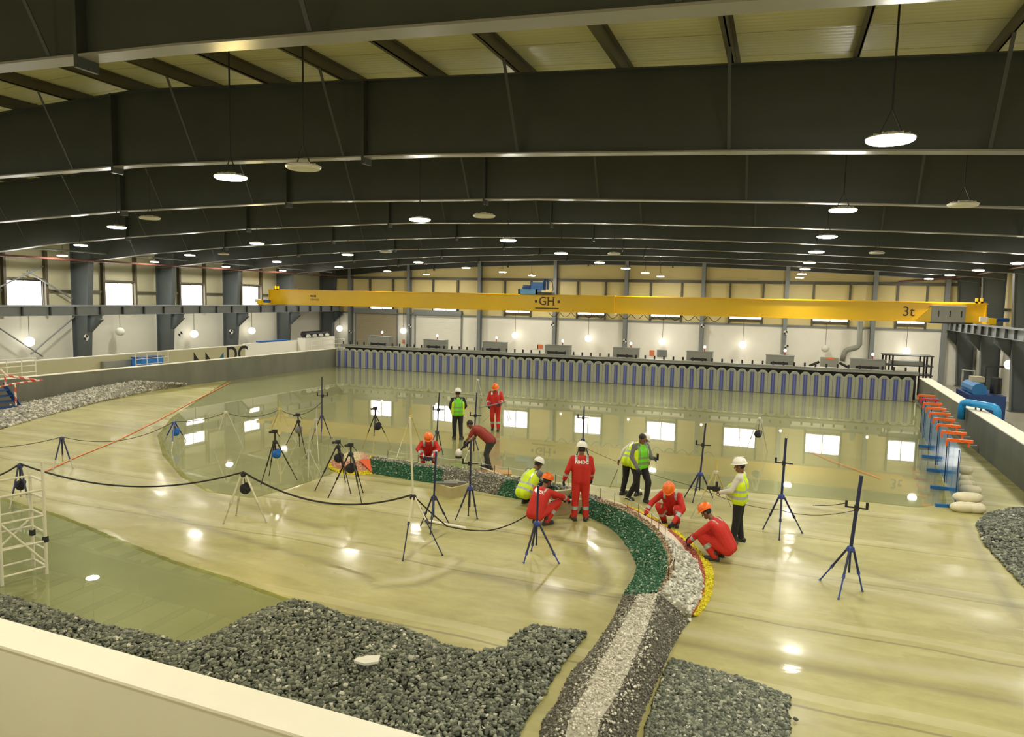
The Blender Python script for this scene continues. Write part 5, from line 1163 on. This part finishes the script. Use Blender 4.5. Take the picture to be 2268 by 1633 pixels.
# ------------------------------------------------------------------ left side: stairs, tape barrier, railings, blue bin
st = thing('access_stairs', 'dark blue steel steps with yellow and black edge at the left basin wall', 'steps', tuple(G(-5, 905)))
s0 = PX(46, 903, -27.95); s0.z = 0; X = V((1, .0, 0))
for i in range(5):
    y0 = s0.y-.1; MB().bb((s0.x-.19*i-.26, s0.y-1.3, .2*i+.02), (s0.x-.19*i, s0.y+.1, .2*i+.07)).build('tread', m_dblue, st)
for yy in (s0.y-1.3, s0.y+.1):
    MB().prism([(s0.x+.05, yy, 0), (s0.x+.05, yy, .12), (s0.x-1., yy, 1.12), (s0.x-1.1, yy, 1.12), (s0.x-1.1, yy, .95), (s0.x-.15, yy, 0)], (0, .03, 0)).build('stringer', m_dblue, st)
mb = MB(); mb.bb((s0.x-.02, s0.y-1.25, .0), (s0.x+.04, s0.y+.08, .12)); o = mb.build('edge_strip', mat('yellow_edge_paint', (.6, .45, .08), .5), st)
for i in range(4): MB().bb((s0.x+.041, s0.y-1.1+.3*i, .02), (s0.x+.045, s0.y-.98+.3*i, .1)).build('edge_mark', m_black, st)
m_stripe_rw = None
def rw_mat():
    m, nt, b = _new('red_white_tape'); L = nt.links; tc = nt.nodes.new('ShaderNodeTexCoord'); w = nt.nodes.new('ShaderNodeTexWave'); w.inputs['Scale'].default_value = 1.6; w.bands_direction = 'DIAGONAL'
    L.new(tc.outputs['Object'], w.inputs['Vector']); g = nt.nodes.new('ShaderNodeMath'); g.operation = 'GREATER_THAN'; g.inputs[1].default_value = .5; L.new(w.outputs['Fac'], g.inputs[0])
    mx = nt.nodes.new('ShaderNodeMix'); mx.data_type = 'RGBA'; mx.inputs['A'].default_value = (.6, .09, .05, 1); mx.inputs['B'].default_value = (.75, .6, .5, 1); L.new(g.outputs[0], mx.inputs['Factor']); L.new(mx.outputs['Result'], b.inputs['Base Color']); return m
m_rw = rw_mat(); bc = PX(36, 905, -28.2); bc.z = 0
tb = thing('tape_barrier', 'post barrier wrapped in red and white tape beside the blue steps', 'barrier', tuple(bc))
p_ = lambda x, y: UP(x, y, bc)
MB().tube([bc, p_(33, 850)], .035, 8).build('post', m_rw, tb); MB().tube([p_(0, 857), p_(38, 849), p_(95, 842)], .035, 8).build('rail', m_rw, tb)
MB().tube([p_(0, 818), p_(14, 832), p_(80, 842)], .045, 8).build('rail', m_rw, tb); MB().tube([p_(11, 832), p_(12, 855)], .03, 8).build('post', m_rw, tb)
MB().tube([bc+V((-.2, -2.5, .03)), bc+V((0, 0, .03))], .02, 6).build('foot_tape', m_rw, tb)
def railing(name, label, pts, X, h0, zt, m):
    a, b = [PX(p[0], p[1], X) for p in pts]; t = thing(name, label, 'railing', (X, (a.y+b.y)/2, 0))
    n = 4
    for i in range(n): y = a.y+(b.y-a.y)*i/(n-1); MB().tube([(X, y, h0), (X, y, zt)], .022, 6).build('post', m, t)
    for z in (zt, zt-.32, zt-.6): MB().tube([(X, a.y, z), (X, b.y, z)], .02, 6).build('rail', m, t)
    return t
railing('guard_railing', 'pale steel guard railing standing on the wall behind the blue steps', [(-20, 790), (78, 785)], -29.9, 0., 1.95, m_twhite)
railing('guard_railing', 'pale steel guard railing around the blue bin', [(300, 770), (372, 765)], -30.6, 0., 1.75, m_twhite)
railing('guard_railing', 'white guard railing at the far end of the white partition', [(690, 745), (762, 741)], -30.2, 0., 1.7, m_white)
b0, b1 = PX(305, 790, -31.2), PX(352, 786, -31.2)
bn = thing('blue_bin', 'bright blue bin behind the left basin wall inside the railing', 'bin', (-31.2, (b0.y+b1.y)/2, 0))
MB().bb((-31.6, b0.y, 0), (-30.9, b1.y, 1.42)).build('bin_body', m_blue, bn); MB().bb((-31.65, b0.y-.05, 1.42), (-30.85, b1.y+.05, 1.47)).build('bin_lid', m_dblue, bn)
d0, d1 = PX(222, 800, XW), PX(283, 800, XW)
tag(MB().bb((XW+.05, d0.y, 0), (XW+.3, d1.y, 1.32)).build('electrical_cabinet', m_cab), 'dull green cabinet against the beige lettered wall', 'cabinet')
# equipment on the far left corner
e0 = PX(668, 740, -31.6)
eq = thing('equipment_rack', 'black rolled sheets and white boxes piled at the far left corner', 'equipment', (-31.6, e0.y, zt2))
MB().bb((-31.96, e0.y, 0), (-31.3, e0.y+3.6, zt2+.25)).build('bench', m_white, eq)
MB().tube([(-31.7, e0.y+.3, zt2+.5), (-31.7, e0.y+3.2, zt2+.5)], .22, 10).build('roll', m_black, eq)
for i in range(4): MB().ell((-31.4, e0.y+.5+.75*i, zt2+.38), (.16, .25, .14), 10, 6).build('white_bundle', m_whiteplas, eq)
a = PX(575, 757, XW)
tag(MB().prism([(XW-.3, a.y, zt2+.12), (XW+.0, a.y, zt2+.12), (XW+.0, a.y+3, zt2+.12), (XW-.3, a.y+3, zt2+.12)], (0, 0, .08)).build('blue_tarp', m_bagblue), 'folded blue tarp on top of the beige wall', 'tarp')
# sprinkler pipes and bracing on the left wall
for nm, pa, pb, r, mt, X, lb in (('sprinkler_pipe', (-40, 563), (745, 611), .06, mat('dull_red_pipe', (.13, .045, .035), .45), -35.0, 'dull red sprinkler pipe along the left wall under the rafters'), ('service_pipe', (-40, 540), (735, 603), .045, m_galv, -34.2, 'grey service pipe above the red sprinkler pipe on the left')):
    a, b = PX(*pa, X), PX(*pb, X); tag(MB().tube([a, b], r, 8).build(nm, mt), lb, 'pipe', None, 'structure')
a, b = PX(2120, 615, 10.05), PX(2268, 590, 10.05); b = a+(b-a)*1.6
tag(MB().tube([PY(1990, 624, YF-1.), a, b], .06, 8).build('sprinkler_pipe', MATS['dull_red_pipe']), 'dull red pipe turning from the far wall along the right columns', 'pipe', None, 'structure')
for i, (pa, pb) in enumerate((((-10, 640), (95, 590)), ((60, 600), (160, 662)), ((0, 728), (95, 790)), ((68, 785), (165, 702)))):
    tag(MB().tube([PX(*pa, XL+.35), PX(*pb, XL+.35)], .04, 6).build('wall_brace', m_galv), f'diagonal steel brace rod on the left wall, {["upper left", "upper right", "lower left", "lower right"][i]} of the bay with the first window', 'brace', None, 'structure')
# round survey targets on the columns
tgt_n = 0
def target(p, ax, label, r=.17):
    t = thing('mounted_survey_target', label, 'survey target', tuple(p), 0, 'checker survey targets'); R = Matrix.Rotation(PI/2, 3, 'X')
    MB().lathe([(r*1.05, -.01), (r*1.05, .01)], p, 20, R=R).build('disc', m_whiteplas, t)
    for s in (0, PI):
        pts = [p+V((0, -.014, 0))]+[p+V((r*math.cos(s+u), -.014, r*math.sin(s+u))) for u in np.linspace(0, PI/2, 8)]; MB().prism(pts, (0, -.004, 0)).build('black_quadrant', m_black, t)
for i, (x, y, Y) in enumerate(((191, 748, 29.35), (400, 740, 35.15), (512, 735, 40.95))):
    target(PY(x, y, Y-.2), 'Y', f'round black and white survey target on the left columns, {nth(i+1)} from the left')
for i, (x, y) in enumerate(((1224, 718), (1384, 755), (1556, 722), (1742, 768), (1740, 737), (776, 735), (908, 722))):
    target(PY(x, y, YF-.5), 'Y', f'survey target on the far wall, {["the post right of the crane lettering", "the post below the splice plate", "the upper part of the post right of centre", "the lower part of the post left of the duct", "the upper part of the post left of the duct", "the leftmost post", "the post between the shutters"][i]}', .14)
# ------------------------------------------------------------------ far wall fittings
m_shut = mat('grey_shutter_slats', (.46, .4, .27), .45, 0, .05, 2.)
for i, (xa, xb, yt, m_, lb) in enumerate(((788, 878, 690, m_shut, 'tan roller shutter in the far wall left of the white one'), (921, 1021, 692, m_white, 'large white roller shutter in the far wall beside the left posts'))):
    a, b = PY(xa, yt, YF-.1), PY(xb, yt, YF-.1); mb = MB(); z = 0
    o = struct(f'door_{i+1}', MB().bb((a.x-.1, YF-.12, 0), (a.x, YF, 3.75)).bb((b.x, YF-.12, 0), (b.x+.1, YF, 3.75)).bb((a.x-.1, YF-.3, 3.45), (b.x+.1, YF, 3.85)), m_galv, lb, 'roller shutter')
    while z < 3.4: mb.bb((a.x, YF-.07, z), (b.x, YF-.03, z+.11)); z += .12
    mb.build('slat_curtain', m_, o)
    MB().bb((a.x, YF-.09, 0.), (b.x, YF-.02, .1)).build('bottom_bar', m_galv, o)
# duct and pump unit
a = PY(1905, 712, YF-.7); p2 = PY(1903, 772, YF-.7); p3 = PY(1872, 774, YF-.7); p4 = PY(1865, 800, YF-.7)
tag(MB().tube([a, p2+V((0, 0, .25)), p2+V((-.12, 0, .08)), p2+V((-.3, 0, 0)), p3+V((.2, 0, 0)), p3+V((.05, 0, -.08)), p3+V((-.05, 0, -.3)), p4], .17, 12).build('wall_mounted_duct', m_cab, None, True), 'grey bent air duct coming down the far wall', 'duct')
u0, u1 = PY(1818, 792, YF-1.4), PY(1856, 812, YF-1.4)
t = thing('pump_unit', 'grey pump unit with orange top below the bent duct', 'machine', ((u0.x+u1.x)/2, YF-1.2, 0))
MB().bb((u0.x, YF-1.5, 0), (u1.x, YF-.9, u0.z)).build('casing', m_cab, t); MB().bb((u0.x+.3, YF-1.52, u0.z-.1), (u0.x+.8, YF-1.1, u0.z+.02)).build('orange_cover', mat('orange_cover_paint', (.7, .2, .08), .5), t)
for s in (-1, 1): MB().tube([((u0.x+u1.x)/2+s*.6, YF-1.3, u0.z-.3), ((u0.x+u1.x)/2+s*1.2, YF-1.3, .9)], .08, 8).build('hose', m_rubber, t)
fr = thing('storage_frame', 'dark steel storage frame behind the right end of the paddles', 'storage rack', tuple(PY(2010, 830, YW+2.2)))
f0, f1 = PY(1962, 785, YW+2.2), PY(2060, 835, YW+2.2)
for x in (f0.x, f0.x+.35, f1.x-.35, f1.x):
    for y in (YW+2.1, YW+3.4): MB().bb((x-.04, y-.04, 0), (x+.04, y+.04, f0.z)).build('upright', m_black, fr)
for z in (f0.z, f0.z-.55, f0.z-1.05): MB().bb((f0.x-.1, YW+2.05, z-.05), (f1.x+.1, YW+3.45, z)).build('shelf', m_steel, fr)
MB().bb((f0.x+.3, YW+2.2, f0.z-.55), (f1.x-.3, YW+3.2, f0.z-.35)).build('sheet_pile', m_cab, fr)
for i, (x, y, w, h, m_, lb) in enumerate(((1185, 768, .5, .35, m_white, 'white notice on the far wall left of the orange one'), (1196, 768, .45, .32, MATS['orange_cover_paint'], 'orange notice on the far wall left of the third gantry cabinet'), (1444, 782, .35, .4, MATS['orange_cover_paint'], 'small red call box on the far wall between two globe lamps'), (1466, 783, .7, .5, m_galv, 'pale notice board on the far wall under a globe lamp'), (894, 757, .2, .3, MATS['orange_cover_paint'], 'red call point on the far wall between the shutters'))):
    p = PY(x, y, YF-.03); tag(MB().box(p, (w, .04, h)).build('wall_notice', m_), lb, 'notice')
# ------------------------------------------------------------------ right side: wave absorber screen with clamps
m_acr = None
def acr():
    m, nt, b = _new('blue_tinted_acrylic'); b.inputs['Base Color'].default_value = (.06, .26, .6, 1); b.inputs['Roughness'].default_value = .12; b.inputs['Alpha'].default_value = .8; return m
m_acr = acr(); m_fblue = mat('frame_blue_paint', (.015, .14, .42), .4); m_orange = mat('orange_clamp_bar', (.85, .13, .01), .4); m_redcl = mat('red_clamp_bar', (.6, .02, .04), .4)
s0_, s1_ = G(2118, 1122), G(2040, 958)
foot = [(2072, 1119, 2118, 1122), (2060, 1078, 2128, 1086), (2052, 1040, 2122, 1048), (2042, 1010, 2110, 1018), (2034, 987, 2095, 993)]
zt_s = UP(2128, 1010, s0_).z
sc = thing('absorber_screen', 'row of blue tinted clear panels on blue feet along the right wall', 'screen', tuple(s0_))
n = 9; pts = [s0_.lerp(s1_, i/n) for i in range(n+1)]
dirv = (s1_-s0_).normalized(); nv = V((dirv.y, -dirv.x, 0))
tops = [UP(2132, 990, s0_).z, UP(2040, 885, s1_).z]; zt_s = sum(tops)/2
for a, b in zip(pts, pts[1:]):
    mid = (a+b)/2; L = (b-a).length; MB().box(mid+V((0, 0, zt_s/2+.02)), (L-.015, .012, zt_s), Matrix.Rotation(math.atan2(dirv.y, dirv.x), 3, 'Z')).build('clear_panel', m_acr, sc)
for p in pts[::2]+[pts[-1]]: MB().tube([p+nv*-.03, p+nv*-.03+V((0, 0, zt_s+.02))], .014, 6).build('upright', m_tnavy, sc)
for (x0, y0_, x1, y1_) in foot:
    a, b = G(x0, y0_, .04), G(x1, y1_, .04); MB().bar(a, b, .08, .08).build('foot_beam', m_fblue, sc)
cl = [(2057, 868), (2064, 890), (2070, 905), (2085, 912), (2091, 930), (2103, 944), (2109, 955), (2118, 976), (2126, 986)]
for i, (x, y) in enumerate(cl):
    p = s1_.lerp(s0_, min(1., (i+.3)/len(cl))); q = p+V((0, 0, zt_s)); c_ = thing('bar_clamp', f'{"red" if i == 1 else "orange"} bar clamp gripping the top of the blue screen, {nth(i+1)} from the far end', 'clamp', tuple(q), 0, 'clamps on the blue screen')
    mt = m_redcl if i == 1 else m_orange; e = nv*.36
    MB().bar(q-e*.6+V((0, 0, .1)), q+e+V((0, 0, .1)), .075, .075).bar(q-e*.6+V((0, 0, .1)), q-e*.6+V((0, 0, -.06)), .05, .04).bar(q+e*.75+V((0, 0, .1)), q+e*.75+V((0, 0, -.04)), .05, .04).build('clamp_bar', mt, c_)
    MB().tube([q+e*.75+V((0, 0, .0)), q+e*1.25+V((0, 0, .02))], .02, 6).build('screw', m_galv, c_)
# sandbags
m_sand = mat('off_white_sandbag', (.68, .62, .44), .8, 0, .1, 10, .4)
sb = G(2140, 1135)
for i, (x, y, z, w, rz) in enumerate(((2132, 1133, .1, .3, .2), (2152, 1134, .1, .3, -.3), (2141, 1126, .27, .34, .1), (2135, 1100, .1, .28, .6), (2146, 1108, .26, .27, 0), (2139, 1082, .1, .26, .4), (2136, 1070, .1, .22, .9), (2137, 1062, .26, .2, .3))):
    p = G(x, y); mb = MB(); mb.ell((0, 0, 0), (w, w*.62, .135), 14, 8, Matrix.Rotation(rz, 3, 'Z')); mb.ell((w*.5, .03, .02), (w*.5, w*.5, .11), 10, 6)
    o_ = mb.build('sandbag', m_sand, None, True, (p.x, p.y, z)); tag(o_, f'off-white sandbag at the near end of the blue screen, {["lowest left", "lowest right", "lying on the two nearest ones", "lower one of the middle pair", "upper one of the middle pair", "single one behind the middle pair", "lower one of the farthest pair", "upper one of the farthest pair"][i]}', 'sandbag', 'sandbags by the screen')
# blue overflow pipe over the right wall
cpx = lambda x, y, z: G(x, y, z)
a = G(2131, 893, 1.42); b = G(2190, 905, 1.42); wx_ = lambda y: WRA.x+(y-WRA.y)*(WRB.x-WRA.x)/(WRB.y-WRA.y)
a.x = wx_(a.y)-.17; b.x = wx_(b.y)+.7
u = (b-a).normalized()
op = thing('overflow_pipe', 'bright blue bent pipe laid over the top of the right basin wall', 'pipe', tuple((a+b)/2))
MB().tube([a+V((0, 0, -.6)), a+V((0, 0, -.1)), a+V((0, 0, 0))+u*.05, a+u*.15+V((0, 0, .05)), b-u*.15+V((0, 0, .05)), b-u*.05, b+V((0, 0, -.1)), b+V((0, 0, -.7))], .13, 12).build('pipe_run', mat('bright_blue_pipe', (.02, .28, .62), .35), op, True)
for s in (.4, .55): MB().tube([a.lerp(b, s)+V((0, 0, -.16)), a.lerp(b, s)+V((0, 0, .02))], .03, 6).build('support', m_black, op)
# machine behind the right wall
m0 = PX(2125, 890, 8.6)
mc = thing('pump_machine', 'blue pump machine with pipework standing behind the right basin wall', 'machine', (8.6, 37.5, 0))
MB().bb((7.9, 36.5, 0), (9.3, 39., 1.15)).build('skid', m_dblue, mc); MB().tube([(8.3, 36.6, 1.35), (8.3, 38.6, 1.35)], .3, 12).build('tank', mat('mid_blue_paint', (.02, .16, .4), .4), mc); MB().tube([(9., 37., 1.2), (9., 37., 1.9)], .22, 12).build('motor', m_black, mc)
MB().tube([(8.6, 39, 1.2), (8.6, 39, 2.0), (8.2, 39.4, 2.0), (8.2, 39.4, .3)], .05, 8).build('pipework', m_cab, mc); MB().tube([(8.9, 38.4, 1.2), (8.9, 38.4, 2.3), (9.6, 38.4, 2.3)], .04, 8).build('pipework', m_black, mc); MB().bb((8.2, 37.6, 1.62), (8.7, 38.2, 1.85)).build('tan_box', m_shut, mc)
MB().lathe([(.05, -.02), (.22, -.02), (.22, .02), (.05, .02)], (7.6, 39.6, .95), 14).build('hand_wheel', m_steel, mc); MB().tube([(7.6, 39.6, 0), (7.6, 39.6, .95)], .04, 8).build('valve_stem', m_steel, mc)
# orange tape lines and odds on the basin floor
m_otape = mat('orange_floor_tape', (.75, .2, .04), .6)
def floorline(pts, w, m, label):
    mb = MB(); 
    for a, b in zip(pts, pts[1:]): mb.bar(G(*a, .018), G(*b, .018), w, .006)
    return tag(mb.build('floor_tape', m), label, 'tape')
floorline([(96, 1046), (170, 1012), (260, 976), (345, 934), (420, 893), (510, 847)], .05, m_otape, 'long orange tape line on the floor at far left')
tag(MB().tube([G(937, 1152, .03), G(1032, 1170, .03)], .028, 8).build('white_bar', m_white), 'white bar lying on the floor under the drooping cable', 'pipe')  # round white bar laid along a pale streak of the floor
floorline([(1790, 998), (1845, 1022), (1952, 1060)], .035, m_otape, 'orange tape line on the floor in front of the window reflections')
tag(MB().tube([G(1062, 1034, .06), G(1148, 1066, .3)], .02, 8).build('timber_batten', m_twhite), 'pale batten lying from the bending man towards the crest', 'batten')
tag(MB().box(G(1090, 1046, .02), (1.1, .5, .03), Matrix.Rotation(.4, 3, 'Z')).build('plywood_sheet', mat('orange_plywood', (.42, .24, .07), .6, 0, .2, 5)), 'orange brown plywood sheet under the feet of the bending man', 'board')
# ------------------------------------------------------------------ world and view
wd = bpy.data.worlds.new('world'); SC.world = wd; wd.use_nodes = True
wd.node_tree.nodes['Background'].inputs[0].default_value = (.9, .95, 1, 1); wd.node_tree.nodes['Background'].inputs[1].default_value = .3
vs = SC.view_settings; vs.view_transform = 'Standard'; vs.look = 'None'; vs.gamma = 1; vs.use_curve_mapping = False; vs.exposure = 0.78
SC.display_settings.display_device = 'sRGB'
cy = SC.cycles; cy.use_denoising = True; cy.use_adaptive_sampling = True; cy.adaptive_threshold = .02; cy.max_bounces = 7; cy.diffuse_bounces = 4; cy.glossy_bounces = 3; cy.transparent_max_bounces = 12; cy.transmission_bounces = 4
cy.caustics_reflective = False; cy.caustics_refractive = False; cy.sample_clamp_indirect = 6
